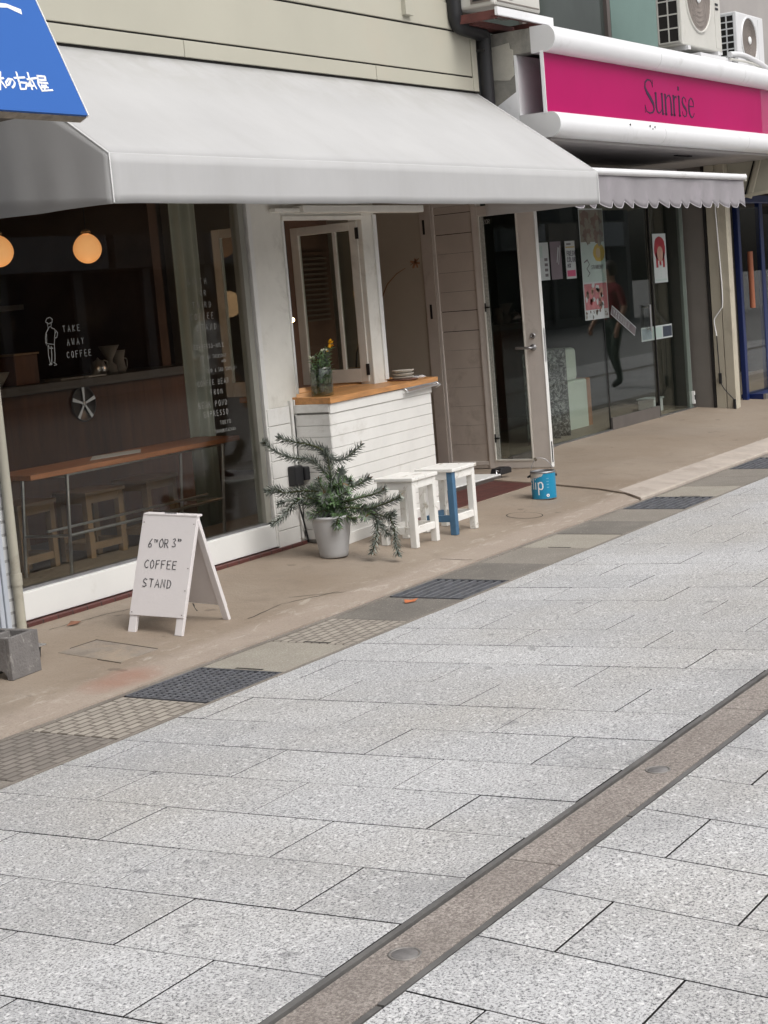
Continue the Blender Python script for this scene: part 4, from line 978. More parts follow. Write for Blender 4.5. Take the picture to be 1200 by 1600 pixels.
for bi, br in enumerate(BR):
    P = smooth_pts(br, 5); n = len(P)
    stems.tube(P, [.006*(1-.7*i/n)+.0015 if bi else .009*(1-.5*i/n) for i in range(n)], stem_m, 6)
    Lg = sum((P[i+1]-P[i]).length for i in range(n-1)); cnt = int(Lg*620)
    for k in range(cnt):
        s_ = (k+random.random())/cnt
        if bi == 0 and s_ < .25: continue
        i = min(n-2, int(s_*(n-1))); f_ = s_*(n-1)-i; p = P[i].lerp(P[i+1], f_); d = (P[i+1]-P[i]).normalized()
        x = d.cross(Vector((0, 0, 1)));  x = x.normalized() if x.length > .05 else Vector((1, 0, 0)); y = x.cross(d)
        a = k*2.39996+random.uniform(-.3, .3); rad = x*math.cos(a)+y*math.sin(a)
        dirn = (rad*1.0+d*random.uniform(.35, .65)).normalized()
        L = random.uniform(.040, .056)*(1-.35*max(0, s_-.85)/.15); W = random.uniform(.0085, .0115)
        sd2 = dirn.cross(d).normalized(); cen = (Vector(p)-Vector((8.15, 5.52, .38))).length
        gi = 2 if random.random() < max(0, .85-cen*3.2) else (1 if random.random() < .45 else 0)
        q = p+rad*.001; nn = dirn.cross(sd2)*.0012
        tip = q+dirn*L+d*.004
        if s_ > .9 and random.random() < .12: mtl = mat('leaf_brown', (.20, .13, .06), .7, .2, 30)
        else: mtl = nm[gi]
        needles[gi].add([q-sd2*W*.25, q+dirn*L*.5-sd2*W*.5+nn, tip, q+dirn*L*.5+sd2*W*.5+nn, q+sd2*W*.25], [(0, 1, 2, 3, 4)], mtl)
stems.build('branches', pt)
foliage = MB()
for nn_ in needles:
    for v in (nn_,):
        o_ = len(foliage.v); foliage.v += v.v
        for f, mi_ in zip(v.f, v.mi): foliage.f.append(tuple(i+o_ for i in f)); foliage.mi.append(foliage._m(v.mats[mi_])); foliage.sm.append(False)
foliage.build('needles', pt)

# blue paint can
cc = (10.595, 5.395); cz0 = zap(5.395)+.0125; rc = .089; hc = .200
cn = thing('paint_can', 'blue paint can with torn label and wire handle near the open door', 'paint can', (cc[0], cc[1], cz0))
m, nt, p = new_mat('can_label'); v = coords(nt)
sx = nt.nodes.new('ShaderNodeSeparateXYZ'); nt.links.new(v, sx.inputs[0])
hgt = mathn(nt, 'ADD', mathn(nt, 'SUBTRACT', sx.outputs[2], cz0), mathn(nt, 'MULTIPLY', noise(nt, v, 16, 4, .6), .10))
side = mathn(nt, 'MULTIPLY', mathn(nt, 'SUBTRACT', sx.outputs[1], cc[1]), .35)
spl = ramp(nt, mathn(nt, 'ADD', hgt, side), .208, .213)
c = mixc(nt, spl, mixc(nt, noise(nt, v, 5, 3), (.008, .20, .37), (.012, .27, .47)), mixc(nt, noise(nt, v, 40, 3), (.38, .37, .34), (.62, .60, .56)))
nt.links.new(c, p.inputs['Base Color']); p.inputs['Roughness'].default_value = .35
bump(nt, p, spl, .3, .003)
MB().lathe((cc[0], cc[1], cz0), [(0, .004), (rc-.006, .004), (rc-.004, 0), (rc, .002), (rc, .006)], dull_steel, 48).lathe((cc[0], cc[1], cz0), [(rc-.0008, .006), (rc-.001, .186)], m, 48).lathe((cc[0], cc[1], cz0), [(rc, .186), (rc+.002, .190), (rc+.001, .198), (rc-.004, .200), (rc-.010, .198), (rc-.012, .19), (rc-.014, .192), (rc-.018, .188), (0, .187)], dull_steel, 48).build('body', cn)
def cyl_strokes(mb, sts, th0, wd, m, rr=rc+.0002):
    for st in sts:
        P = []
        for a, b in zip(st[:-1], st[1:]):
            k = max(1, int(math.hypot(b[0]-a[0], b[1]-a[1])/.006))
            for i in range(k): P.append((a[0]+(b[0]-a[0])*i/k, a[1]+(b[1]-a[1])*i/k))
        P.append(st[-1]); L = []; R = []
        for i, q in enumerate(P):
            a = P[max(0, i-1)]; b = P[min(len(P)-1, i+1)]; d = Vector((b[0]-a[0], b[1]-a[1])).normalized(); nx, ny = -d.y*wd/2, d.x*wd/2
            for lst, s_ in ((L, 1), (R, -1)):
                u, v_ = q[0]+nx*s_, q[1]+ny*s_; th = th0+u/rc
                lst.append((cc[0]+rr*math.cos(th), cc[1]+rr*math.sin(th), cz0+v_))
        n = len(P); mb.add(L+R, [(i, i+1, n+i+1, n+i) for i in range(n-1)], m)
mb = MB(); th0 = math.radians(-153)
cyl_strokes(mb, [[(-.098, .135), (-.103, .15), (-.112, .15), (-.117, .135), (-.117, .075)], [(-.124, .118), (-.100, .118)], [(-.082, .155), (-.082, .075)], [(-.061, .125), (-.061, .075)], [(-.061, .143), (-.061, .149)],
      [(-.038, .125), (-.038, .035)], [(-.038, .110), (-.028, .125), (-.014, .125), (-.006, .110), (-.006, .088), (-.014, .076), (-.028, .076), (-.038, .088)]], th0, .0085, pure_white)
for k in range(4): cyl_strokes(mb, [[(.022, .150-.021*k), (.040, .150-.021*k)]], th0, .005, mat('pale_blue_ink', (.18, .42, .56), .5, .1))
mb.build('label_lettering', cn)
mb = MB(); ring = [(.028+.008*math.cos(a*math.pi/6), .030+.008*math.sin(a*math.pi/6)) for a in range(13)]; cyl_strokes(mb, [ring], th0, .007, pure_white); mb.build('label_dot', cn)
rtv = Vector((.454, -.891, 0)); cv = Vector((cc[0], cc[1], cz0))
a0 = cv-rtv*(rc+.004)+Vector((0, 0, .165)); b0 = cv+rtv*(rc+.004)+Vector((0, 0, .165))
pts = [a0, cv-rtv*.075+Vector((0, 0, .235)), cv-rtv*.045+Vector((.0, 0, .285)), cv-rtv*.01+Vector((0, 0, .292)), cv+rtv*.03+Vector((0, 0, .275)), cv+rtv*.07+Vector((0, 0, .225)), b0]
MB().tube(smooth_pts(pts, 4), .0022, dull_steel, 6).build('wire_handle', cn)
MB().tube([cv-rtv*.052+Vector((0, 0, .278)), cv-rtv*.038+Vector((0, 0, .289))], .013, mat('grip_brown', (.12, .10, .07), .6, .2), 12).build('handle_grip', cn)
MB().lathe(tuple(a0), [(0, -.004), (.010, -.002), (.010, .004), (0, .006)], black_metal, 12, 'Y').tube([a0+Vector((0, 0, .004)), a0-rtv*.018-Vector((0, 0, .008))], .007, black_metal, 8).lathe(tuple(b0), [(0, -.004), (.010, -.002), (.010, .004), (0, .006)], black_metal, 12, 'Y').build('lug', cn)

# concrete block, drain pipe, bracket on the left
bz = zap(5.3)+.014
t = thing('concrete_block', 'rough grey hollow concrete block on the pavement at the left edge', 'concrete block', (5.27, 5.5, bz))
M = Matrix.Translation((5.162, 5.302, bz)) @ Matrix.Rotation(math.radians(6), 4, 'Z')
W_, D_, H_ = .205, .39, .190
def blk():
    # vertical walls with three cores; the wall facing left has an arched notch at the bottom
    mb = MB(); wl = .034
    mb.box(0, W_, 0, .022, 0, H_, concrete, M); mb.box(0, W_, D_-wl, D_, 0, H_, concrete, M)
    mb.box(W_-wl, W_, .022, D_-wl, 0, H_, concrete, M)
    for k in (1, 2): y = wl+(D_-2*wl)*k/3; mb.box(wl, W_-wl, y-.014, y+.014, .02, H_-.003, concrete, M)
    n = 8; ycs = [(.068, .038), (.195, .045), (.31, .04)]
    poly = [(.022, 0)]
    for yc, r in ycs:
        poly += [(yc-r, 0)]+[(yc-r*math.cos(math.pi*i/n), r*1.1*math.sin(math.pi*i/n)) for i in range(1, n)]+[(yc+r, 0)]
    poly += [(D_-wl, 0), (D_-wl, H_), (.022, H_)]
    mb.prism([M @ Vector((0, y, z)) for y, z in poly], M.to_3x3() @ Vector((wl, 0, 0)), concrete)
    return mb
blk().build('block', t, bevel=.004)
t = thing('drain_pipe', 'thin beige drain pipe running down to the concrete block at the left edge', 'pipe', (5.868, 5.925, .1))
beige_pipe = mat('beige_pipe', (.42, .40, .33), .45, .08, 4, 60, .08, dirt=(.28, .25, .2), dsc=5, dlo=.55, dhi=.75)
MB().tube([(5.868, 5.925, .10), (5.874, 5.925, 2.3)], .0245, beige_pipe, 16).build('pipe', t)
MB().tube([(5.869, 5.925, .33), (5.869, 5.925, .39)], .0285, beige_pipe, 16).build('coupling', t)
t = thing('metal_bracket', 'small shiny metal bracket with black rubber foot behind the concrete block', 'bracket', (5.52, 5.5, .07))
MB().box(5.44, 5.56, 5.47, 5.53, .118, .126, steel).box(5.47, 5.53, 5.48, 5.52, .126, .136, steel).build('plate', t, bevel=.002)
MB().lathe((5.52, 5.50, .068), [(0, 0), (.018, 0), (.024, .05), (0, .05)], black_plastic, 16).build('rubber_foot', t)

# ================================================================== SUNRISE SHOP
srb = thing('pink_sign_shop_building', 'shop with dark glass front below the magenta sign and grey concrete flank', 'building', (14.4, 6.6, .1))
XE = 11.3
MB().box(XE, XE+.15, 5.60, 6.10, 3.262, 3.435, old_concrete).box(XE, XE+.15, 5.747, 6.10, 2.64, 3.2615, old_concrete).build('end_wall', srb, bevel=.004)
# irregular plaster patch
pp = [(6.01, 3.335), (5.86, 3.345), (5.775, 3.355), (5.772, 3.31), (5.745, 3.30), (5.752, 3.2), (5.748, 3.12), (5.79, 3.085), (5.84, 3.09), (5.90, 3.10), (5.96, 3.105), (6.01, 3.11)]
MB().prism([(XE-.004, y, z) for y, z in pp], (.006, 0, 0), plaster_patch).build('plaster_patch', srb)
MB().box(12.30, 16.60, 6.60, 6.75, 2.46, 3.44, soffit_m).build('lintel', srb)
MB().box(XE+.15, 17.3, 5.62, 6.72, 3.40, 3.445, old_concrete).build('canopy_roof', srb)
MB().box(11.32, 16.60, 5.50, 6.60, 2.615, 2.64, soffit_m).build('soffit', srb)
MB().box(14.4, 14.75, 5.75, 5.79, 2.606, 2.615, dark_gap).build('soffit_slot', srb)
# shop front glass
sg_glass = glass('dark_shop_glass', (.83, .86, .84), 0, 1.45)
MB().box(12.30, 14.325, 6.548, 6.558, .165, 2.46, sg_glass).build('glass_panel', srb)
MB().box(15.50, 16.40, 6.548, 6.558, .165, 2.46, sg_glass).build('glass_panel', srb)
gd = MB().box(14.34, 15.485, 6.54, 6.55, .27, 2.42, sg_glass).build('glass_door', srb)
sub(MB().box(14.34, 15.485, 6.53, 6.56, .125, .27, mat('kick_plate', (.16, .145, .135), .45, .1, 4, 60, .05, metal=.4)), 'kick_plate', gd)
sub(MB().tube([(15.32, 6.50, 1.02), (15.32, 6.50, 1.28)], .012, steel, 10).tube([(15.32, 6.50, 1.04), (15.32, 6.545, 1.04)], .008, steel, 8).tube([(15.32, 6.50, 1.26), (15.32, 6.545, 1.26)], .008, steel, 8), 'door_handle', gd)
sub(MB().box(15.44, 15.52, 6.515, 6.545, .10, .16, dull_steel), 'door_pivot', gd)
MB().box(12.30, 14.33, 6.53, 6.575, .115, .165, dull_steel).box(14.330, 14.3365, 6.545, 6.56, .115, 2.46, black_metal).build('glass_track', srb)
MB().box(15.50, 16.48, 6.53, 6.575, .115, .165, dull_steel).box(15.487, 15.4995, 6.53, 6.575, .115, 2.46, dark_gap).build('glass_track', srb)
MB().box(16.33, 16.42, 6.55, 6.58, .165, 2.46, mat('green_stile', (.24, .27, .25), .5, .06)).build('stile', srb)
MB().box(16.385, 16.41, 6.52, 6.548, .20, .33, pure_white).box(16.39, 16.405, 6.515, 6.521, .24, .29, black_plastic).build('floor_lock', srb)
MB().box(16.48, 16.62, 6.345, 6.60, .11, 2.62, mat('brown_pier', (.17, .155, .14), .6, .08, 3, 60, .1)).build('pier', srb)
MB().box(16.47, 16.6, 6.318, 6.345, .11, 2.62, dark_gap).build('shutter_slot', srb)
cb = mat('cream_board', (.47, .43, .345), .55, .06, 3, 60, .08, dirt=(.33, .29, .23), dsc=3, dlo=.55, dhi=.8)
MB().box(16.475, 16.6, 6.205, 6.312, .125, 2.62, cb).box(16.472, 16.6, 6.10, 6.198, .125, 2.62, cb).tube([(16.50, 6.118, .12), (16.50, 6.118, 2.6)], .026, cb, 14).build('corner_boards', srb, bevel=.005)
MB().box(12.3, 16.6, 6.58, 10.5, .0, .112, room_floor).build('interior_floor', srb)
MB().box(12.3, 16.6, 10.4, 10.5, .1, 2.7, mat('green_grey_wall', (.06, .07, .062), .85, .2, 1.5)).box(16.5, 16.6, 6.6, 10.4, .1, 2.7, mat('green_grey_wall2', (.07, .08, .07), .85, .2, 1.5)).build('interior_wall', srb)
MB().box(12.3, 16.6, 6.75, 10.5, 2.62, 2.7, dark_wall).build('interior_ceiling', srb)
# upper floor windows
MB().box(11.13, 11.5, 6.55, 6.9, 3.44, 6, dark_wall).box(17.6, 24, 6.6, 6.9, 3.0, 6, soffit_m).box(11.13, 24, 6.95, 7.05, 3.4, 6, dark_wall).build('upper_wall', srb)
upg = mat('upper_glass', (.055, .065, .06), .12, .25, .8, 1, 0, spec=.6)
ub = mb = MB().box(11.5, 17.6, 6.62, 6.63, 3.445, 6, upg); mb.build('upper_window', srb)
mb = MB()
for X in (11.52, 13.2, 14.98, 16.75, 17.55): MB().box(X-.035, X+.035, 6.585, 6.64, 3.445, 6, mat('bronze_frame', (.13, .11, .10), .45, .1)).build('window_mullion', srb)
MB().box(15.06, 16.2, 6.60, 6.615, 3.5, 5.0, mat('jade_blind', (.16, .24, .22), .6, .1, 1)).build('window_blind', srb)

# fascia sign with two rolled mouldings
sgn = thing('magenta_shop_sign', 'magenta Sunrise fascia sign between two white rounded mouldings', 'sign', (13.7, 5.5, 2.6))
def roll(z0, z1, yf, yb, name, x1=17.3):
    n = 14; r = (z1-z0)/2; zc = (z0+z1)/2; poly = []
    for i in range(n+1):
        a = math.pi/2+math.pi*i/n; poly.append((yf+r*.9+math.cos(a)*r*.9, zc+math.sin(a)*r))
    poly += [(yb, z0), (yb, z1)]
    mb = MB(); xs_ = [XE, 12.9, 12.905, 14.95, 14.955, x1]
    for a, b in ((XE, 13.3), (13.303, 15.32), (15.323, x1)):
        vs = [(X, y, z) for X in (a, b) for y, z in poly]; k = len(poly)
        fs = [(i, (i+1) % k, (i+1) % k+k, i+k) for i in range(k)]
        mb.add(vs, fs, sign_white, True); mb.add(vs[:k], [tuple(range(k))], sign_grey); mb.add(vs[k:], [tuple(range(k))], sign_grey)
    o = mb.build(name, sgn)
    try: o.data.set_sharp_from_angle(angle=math.radians(35))
    except Exception: pass
roll(3.252, 3.442, 5.40, 5.60, 'upper_moulding'); roll(2.638, 2.822, 5.40, 5.735, 'lower_moulding')
MB().prism([(XE-.001, 5.735, 2.64), (XE-.001, 5.735, 3.0), (XE-.001, 5.985, 2.87), (XE-.001, 5.985, 2.64)], (.02, 0, 0), sign_white).build('end_gusset', sgn)
MB().box(XE, 17.3, 5.725, 5.745, 2.815, 3.26, sign_white).build('back_panel', sgn)
MB().box(XE+.004, 16.0, 5.508, 5.522, 2.815, 3.262, magenta).box(16.004, 17.3, 5.508, 5.522, 2.815, 3.262, magenta_pale).build('face_panel', sgn)
MB().box(XE-.004, XE+.004, 5.503, 5.530, 2.815, 3.262, sign_white).box(16.38, 16.386, 5.504, 5.508, 2.82, 3.26, dull_steel).build('panel_edge', sgn)
mb = MB(); yy = 5.5075
T = 2.3; t_ = .55
let = [
 [(13.325, 3.115, t_), (13.315, 3.145, t_), (13.285, 3.168, .8), (13.225, 3.170, 1.0), (13.175, 3.145, 1.6), (13.165, 3.105, 2.2), (13.20, 3.065, 2.6), (13.27, 3.02, 2.8), (13.325, 2.975, 2.6), (13.335, 2.935, 1.9), (13.30, 2.908, 1.1), (13.235, 2.898, .7), (13.17, 2.912, .7), (13.145, 2.96, .5)],
 [(13.325, 3.115, .5), (13.328, 3.17, .5)], [(13.145, 2.96, .5), (13.142, 2.90, .5)],
 [(13.385, 3.068, T), (13.385, 2.955, T), (13.40, 2.920, 1.6), (13.435, 2.907, .9), (13.475, 2.920, .7), (13.515, 2.95, .6)], [(13.518, 3.068, T), (13.518, 2.905, T)], [(13.365, 3.068, .6), (13.385, 3.068, .6)], [(13.495, 3.068, .6), (13.52, 3.068, .6)], [(13.52, 2.907, .6), (13.545, 2.907, .6)],
 [(13.59, 3.066, T), (13.59, 2.905, T)], [(13.60, 3.03, .6), (13.64, 3.06, .8), (13.68, 3.068, 1.2), (13.705, 3.045, 1.8), (13.712, 3.0, T), (13.712, 2.905, T)], [(13.568, 2.907, .6), (13.612, 2.907, .6)], [(13.69, 2.907, .6), (13.735, 2.907, .6)], [(13.568, 3.066, .6), (13.59, 3.066, .6)],
 [(13.775, 3.066, T), (13.775, 2.905, T)], [(13.755, 2.907, .6), (13.80, 2.907, .6)], [(13.785, 3.03, .7), (13.805, 3.06, .9), (13.835, 3.062, 1.8)], [(13.755, 3.066, .6), (13.775, 3.066, .6)],
 [(13.895, 3.066, T), (13.895, 2.905, T)], [(13.875, 2.907, .6), (13.917, 2.907, .6)], [(13.875, 3.066, .6), (13.895, 3.066, .6)], [(13.892, 3.128, T), (13.892, 3.143, T)],
 [(14.055, 3.03, .5), (14.045, 3.055, .6), (14.01, 3.070, .8), (13.975, 3.055, 1.3), (13.968, 3.025, 1.8), (13.995, 2.995, 2.0), (14.04, 2.97, 2.0), (14.062, 2.94, 1.7), (14.045, 2.912, 1.0), (14.005, 2.902, .7), (13.97, 2.915, .6), (13.958, 2.945, .5)],
 [(14.118, 2.998, .7), (14.228, 2.998, .7), (14.225, 3.035, 1.4), (14.20, 3.062, .9), (14.165, 3.068, .8), (14.13, 3.045, 1.5), (14.115, 2.998, 2.2), (14.12, 2.945, 2.2), (14.145, 2.912, 1.4), (14.18, 2.902, .9), (14.215, 2.915, .7), (14.235, 2.94, .5)]]
mb.strokes(let, (0, yy, 0), (1, 0, 0), (0, 0, 1), .0135, .002, ink, (0, -1, 0)); mb.build('lettering', sgn)
mb = MB(); random.seed(5)
for (X, z) in ((12.55, 2.765), (12.95, 2.77), (13.05, 2.765), (13.0, 2.745)): mb.add([(X, 5.402, z), (X+.035, 5.401, z+.012), (X+.03, 5.401, z-.012)], [(0, 1, 2)], dark_gap)
mb.build('chips', sgn)

# retractable mauve awning with scalloped valance
a2 = thing('scalloped_awning', 'faded mauve retractable awning with a scalloped edge under the magenta sign', 'awning', (13.7, 6.5, 2.1))
X0, X1 = 11.55, 15.33; ya_ = 5.50
mb = MB().box(X0, X1, ya_-.03, ya_+.03, 2.372, 2.425, sign_white); mb.tube([(X0, ya_-.025, 2.40), (X1, ya_-.025, 2.40)], .027, sign_white, 12); mb.build('front_bar', a2, bevel=.004)
MB().box(X1, X1+.022, ya_-.04, ya_+.035, 2.36, 2.43, mat('bar_cap', (.62, .60, .54), .5, .05)).build('bar_cap', a2, bevel=.006)
mb = MB(); sheet(mb, lambda u, v: (X0+.03+(X1-X0-.06)*u, ya_+.02+(6.50-ya_)*v, 2.42+.10*v-.02*math.sin(v*math.pi)), 20, 8, awning_grey)
o = mb.build('canopy', a2)
mb = MB(); nU = 240; per = .243
def low(x):
    f = ((x-X0)/per) % 1.0
    return 2.172-.052*math.sin(min(1, f/.86)*math.pi*.55) if f < .86 else 2.172-.052*math.sin(.55*math.pi)*(1-(f-.86)/.14)**.6
sheet(mb, lambda u, v: (X0+.02+(X1-X0-.04)*u, ya_-.012+.012*math.sin(u*62)*(1-v)+.006*math.sin(u*23), low(X0+(X1-X0)*u)+(2.375-low(X0+(X1-X0)*u))*v), nU, 6, awning_grey)
o = mb.build('valance', a2); sd_ = o.modifiers.new('solid', 'SOLIDIFY'); sd_.thickness = .003
mb = MB(); 
pts = [(X0+.02+(X1-X0-.04)*k/400, ya_-.014+.012*math.sin(k/400*62)+.006*math.sin(k/400*23), low(X0+(X1-X0)*k/400)) for k in range(401)]
mb.tube(pts, .0035, mat('valance_binding', (.52, .50, .53), .7, .05), 5); mb.build('valance_binding', a2)
MB().tube([(12.4, 5.52, 2.40), (12.9, 6.1, 2.44), (12.4, 6.5, 2.46)], .02, dull_steel, 8).tube([(15.2, 5.52, 2.39), (14.7, 6.1, 2.44), (15.2, 6.5, 2.46)], .02, dull_steel, 8).build('folding_arm', a2)

# posters on the glass
YG = 6.546
def poster(x0, x1, z0, z1, lab, base, deco, rotz=0):
    t = thing('poster', lab, 'poster', ((x0+x1)/2, YG, z0))
    sub_ = MB().box(x0, x1, YG-.003, YG, z0, z1, base); sub_.build('sheet', t)
    mb = MB(); deco(mb, x0, x1, z0, z1); 
    if mb.v: mb.build('printing', t)
def rect(mb, x0, x1, z0, z1, m, k=1): mb.box(x0, x1, YG-.003-.0006*k, YG-.003, z0, z1, m)
def blob(mb, cx, cz_, rx, rz, m, k=1, a0=0, a1=360, n=20, jag=0):
    P = [(cx+rx*math.cos(math.radians(a0+(a1-a0)*i/n))*(1+random.uniform(-jag, jag)), YG-.003-.0006*k, cz_+rz*math.sin(math.radians(a0+(a1-a0)*i/n))*(1+random.uniform(-jag, jag))) for i in range(n)]
    mb.prism(P, (0, .0006*k-.0001, 0), m)
pw = mat('poster_white', (.42, .46, .46), .5, .06, 4); pmint = mat('poster_mint', (.34, .43, .40), .5, .08, 4); pdk = mat('poster_dark', (.10, .085, .09), .5, .25, 8)
pskin = mat('poster_skin', (.36, .22, .17), .5, .2, 9); phair = mat('poster_hair', (.12, .075, .055), .5, .3, 9); pred = mat('poster_red', (.25, .015, .025), .5, .15, 6); pyel = mat('poster_yellow', (.36, .26, .035), .5, .1, 6)
pink = mat('poster_pink', (.48, .06, .15), .5, .1); polive = mat('poster_olive', (.16, .15, .115), .5, .25, 9); pink2 = mat('poster_rose', (.34, .12, .13), .5, .3, 14)
def dA(mb, x0, x1, z0, z1):
    for k in range(4): rect(mb, x1-.09, x1-.03, z0+.03+.045*k, z0+.055+.045*k, pdk)
    rect(mb, x0+.02, x1-.12, z1-.13, z1-.03, pmint)
poster(12.99, 13.265, 1.60, 1.925, 'pale poster partly hidden behind the edge of the open door', pw, dA)
def dB(mb, x0, x1, z0, z1):
    mb.strokes([[(x0+.12, z1-.18, .6), (x0+.16, z1-.06, 1.2)], [(x0+.15, z1-.2, .4), (x0+.20, z1-.04, .6)]], (0, YG-.0035, 0), (1, 0, 0), (0, 0, 1), .02, .0006, pw, (0, -1, 0))
poster(13.30, 13.515, 1.60, 1.93, 'dull purple grey poster between the two white ones', mat('poster_purple', (.15, .12, .14), .5, .12, 5), dB)
def dC(mb, x0, x1, z0, z1):
    rect(mb, x0+.015, x1-.015, z0+.02, z0+.075, pink); rect(mb, x0+.03, x1-.08, z1-.035, z1-.02, pdk); rect(mb, x0+.01, x1-.01, z1-.06, z1-.05, pyel)
    write(mb, 'FRESH', (x0+.03, YG-.0036, z1-.13), (1, 0, 0), (0, 0, 1), .040, .009, ink, N=(0, -1, 0), adv=.9, th=.0005)
    write(mb, 'COLOR', (x0+.03, YG-.0036, z1-.185), (1, 0, 0), (0, 0, 1), .040, .009, ink, N=(0, -1, 0), adv=.9, th=.0005); write(mb, 'MIX', (x0+.03, YG-.0036, z1-.235), (1, 0, 0), (0, 0, 1), .032, .007, ink, N=(0, -1, 0), adv=.9, th=.0005)
poster(13.60, 13.80, 1.595, 1.93, 'narrow white poster with black words and a pink band at its foot', pw, dC)
def dD(mb, x0, x1, z0, z1):
    w_ = x1-x0; h = z1-z0
    rect(mb, x0+.01, x1-.01, z1-.30*h, z1-.012, polive)
    for fx, fz in ((.25, .9), (.7, .88), (.3, .76), (.75, .75)):
        blob(mb, x0+w_*fx, z0+h*fz, .095, .07, phair, 2, jag=.35); blob(mb, x0+w_*fx+.02, z0+h*fz-.03, .05, .055, polive, 3, jag=.3)
    rect(mb, x0+.01, x1-.01, z0+.34*h, z1-.305*h, pmint)
    blob(mb, x0+w_*.74, z0+h*.60, .13, .085, pyel, 2, jag=.06); blob(mb, x0+w_*.7, z0+h*.60, .05, .045, mat('poster_sand', (.33, .27, .16), .5, .1), 3)
    mb.strokes([[(x0+.05, z0+.52*h, .8), (x0+.12, z0+.54*h, 1.2), (x0+.16, z0+.50*h, .8), (x0+.10, z0+.46*h, 1), (x0+.16, z0+.42*h, 1.2), (x0+.11, z0+.39*h, .6)]], (0, YG-.0045, 0), (1, 0, 0), (0, 0, 1), .014, .0006, pdk, (0, -1, 0))
    write(mb, 'STRAWBERRY', (x0+.20, YG-.0045, z0+.455*h), (1, 0, 0), (0, 0, 1), .035, .005, pdk, N=(0, -1, 0), adv=.75, th=.0005)
    rect(mb, x0+.015, x1-.015, z0+.09*h, z0+.325*h, pink2, 2)
    for i in range(26): blob(mb, random.uniform(x0+.05, x1-.05), random.uniform(z0+.11*h, z0+.31*h), random.uniform(.014, .04), random.uniform(.014, .035), random.choice([pskin, pw, pred, phair, pw]), 3, n=9, jag=.3)
    for i in range(22): blob(mb, random.uniform(x0+.03, x1-.03), random.uniform(z0+.015*h, z0+.085*h), random.uniform(.008, .022), random.uniform(.01, .02), random.choice([phair, polive, pw]), 2, n=7, jag=.4)
poster(13.925, 14.445, 1.205, 2.215, 'tall hanging poster with faces and a yellow patch', pw, dD)
def dE(mb, x0, x1, z0, z1):
    cx = (x0+x1)/2; blob(mb, cx, z1-.15, .145, .125, pred, 1, jag=.04); blob(mb, cx, z1-.20, .075, .075, pskin, 2)
    for k in (-1, 0, 1): rect(mb, cx+k*.085-.025, cx+k*.085+.025, z1-.315-.02*abs(k), z1-.19, pred, 1)
    for k in range(5): rect(mb, cx-.008, cx+.012, z0+.05+k*.028, z0+.068+k*.028, pmint, 1)
    rect(mb, x0+.02, x1-.02, z0+.02, z0+.035, pmint, 1)
poster(15.59, 15.925, 1.48, 1.965, 'white poster of a face with a red bob haircut', pw, dE)
def dF(mb, x0, x1, z0, z1):
    w_ = x1-x0
    for k, m_ in enumerate((mat('poster_greyblue', (.24, .29, .32), .5, .15, 20), pmint, mat('poster_navy', (.035, .045, .065), .5, .2, 20))): rect(mb, x0+.02+k*w_/3, x0+(k+1)*w_/3-.01, z0+.015, z1-.015, m_)
poster(15.17, 15.95, .925, 1.06, 'wide low notice of three grey blue panels by the glass door handle', pw, dF)
t = thing('slanted_label', 'slanted black and white lettered sticker on the glass door', 'sticker', (14.75, 6.54, 1.2))
d_ = Vector((.52, 0, -.235)); Lq = d_.length; d_.normalize(); up_ = Vector((d_.z*-1, 0, d_.x)).normalized(); Oq = Vector((14.475, 6.538, 1.235))
MB().prism([Oq, Oq+d_*Lq, Oq+d_*(Lq+.01)+up_*.085, Oq+up_*.085], (0, .001, 0), pdk).build('backing', t)
mb = MB(); mb.strokes([[(0, 0), (Lq, 0), (Lq+.01, .085), (0, .085), (0, 0)]], Oq-Vector((0, .0005, 0)), d_, up_, .007, .0006, pw, (0, -1, 0))
write(mb, 'VEKUSEN', Oq+d_*.05+up_*.017-Vector((0, .0005, 0)), d_, up_, .050, .0065, pw, N=(0, -1, 0), adv=1.15, th=.0006); mb.build('lettering', t)
# things inside the dark shop
t = thing('salon_chair', 'pale green padded chair with orange side just inside the dark glass', 'chair', (14.4, 7.0, .112))
pg = mat('pale_green_pad', (.66, .70, .62), .6, .06, 4); orr = mat('orange_side', (.34, .15, .07), .6, .1)
MB().box(14.14, 14.60, 6.89, 7.3, .13, .64, pg).build('seat', t, bevel=.02)
MB().box(14.16, 14.46, 6.91, 7.3, .64, .95, pg).build('backrest', t, bevel=.04)
MB().box(14.602, 14.70, 6.90, 7.3, .13, .64, orr).build('side_panel', t, bevel=.01)
m, nt, p = new_mat('lace'); v = coords(nt); 
c = mixc(nt, noise(nt, v, 16, 6, .75, .47, .60, 2.0), (.018, .018, .018), (.34, .34, .33)); nt.links.new(c, p.inputs['Base Color']); p.inputs['Roughness'].default_value = .8
mb = MB(); sheet(mb, lambda u, v_: (13.05+.87*u, 6.76+.03*math.sin(u*26), .17+.80*v_), 40, 6, m)
o = mb.build('lace_screen', label='dark mottled lace screen hanging behind the glass beside the pale green chair', cat='screen'); sd_ = o.modifiers.new('s', 'SOLIDIFY'); sd_.thickness = .004
t = thing('white_bin', 'small white bin on the floor inside the glass door', 'bin', (15.75, 6.85, .112))
MB().box(15.86, 16.10, 6.75, 6.93, .113, .30, ac_white).build('bin_body', t, bevel=.01); MB().box(15.85, 16.11, 6.74, 6.94, .30, .312, pw).build('bin_lid', t)
t = thing('shop_counter', 'low grey counter deep inside the dark shop', 'counter', (15.4, 9.2, .112))
MB().box(13.2, 16.3, 9.0, 9.5, .112, 1.0, mat('counter_grey', (.12, .12, .115), .6, .1)).build('body', t); MB().box(13.15, 16.35, 8.97, 9.5, 1.0, 1.04, pw).build('top', t)

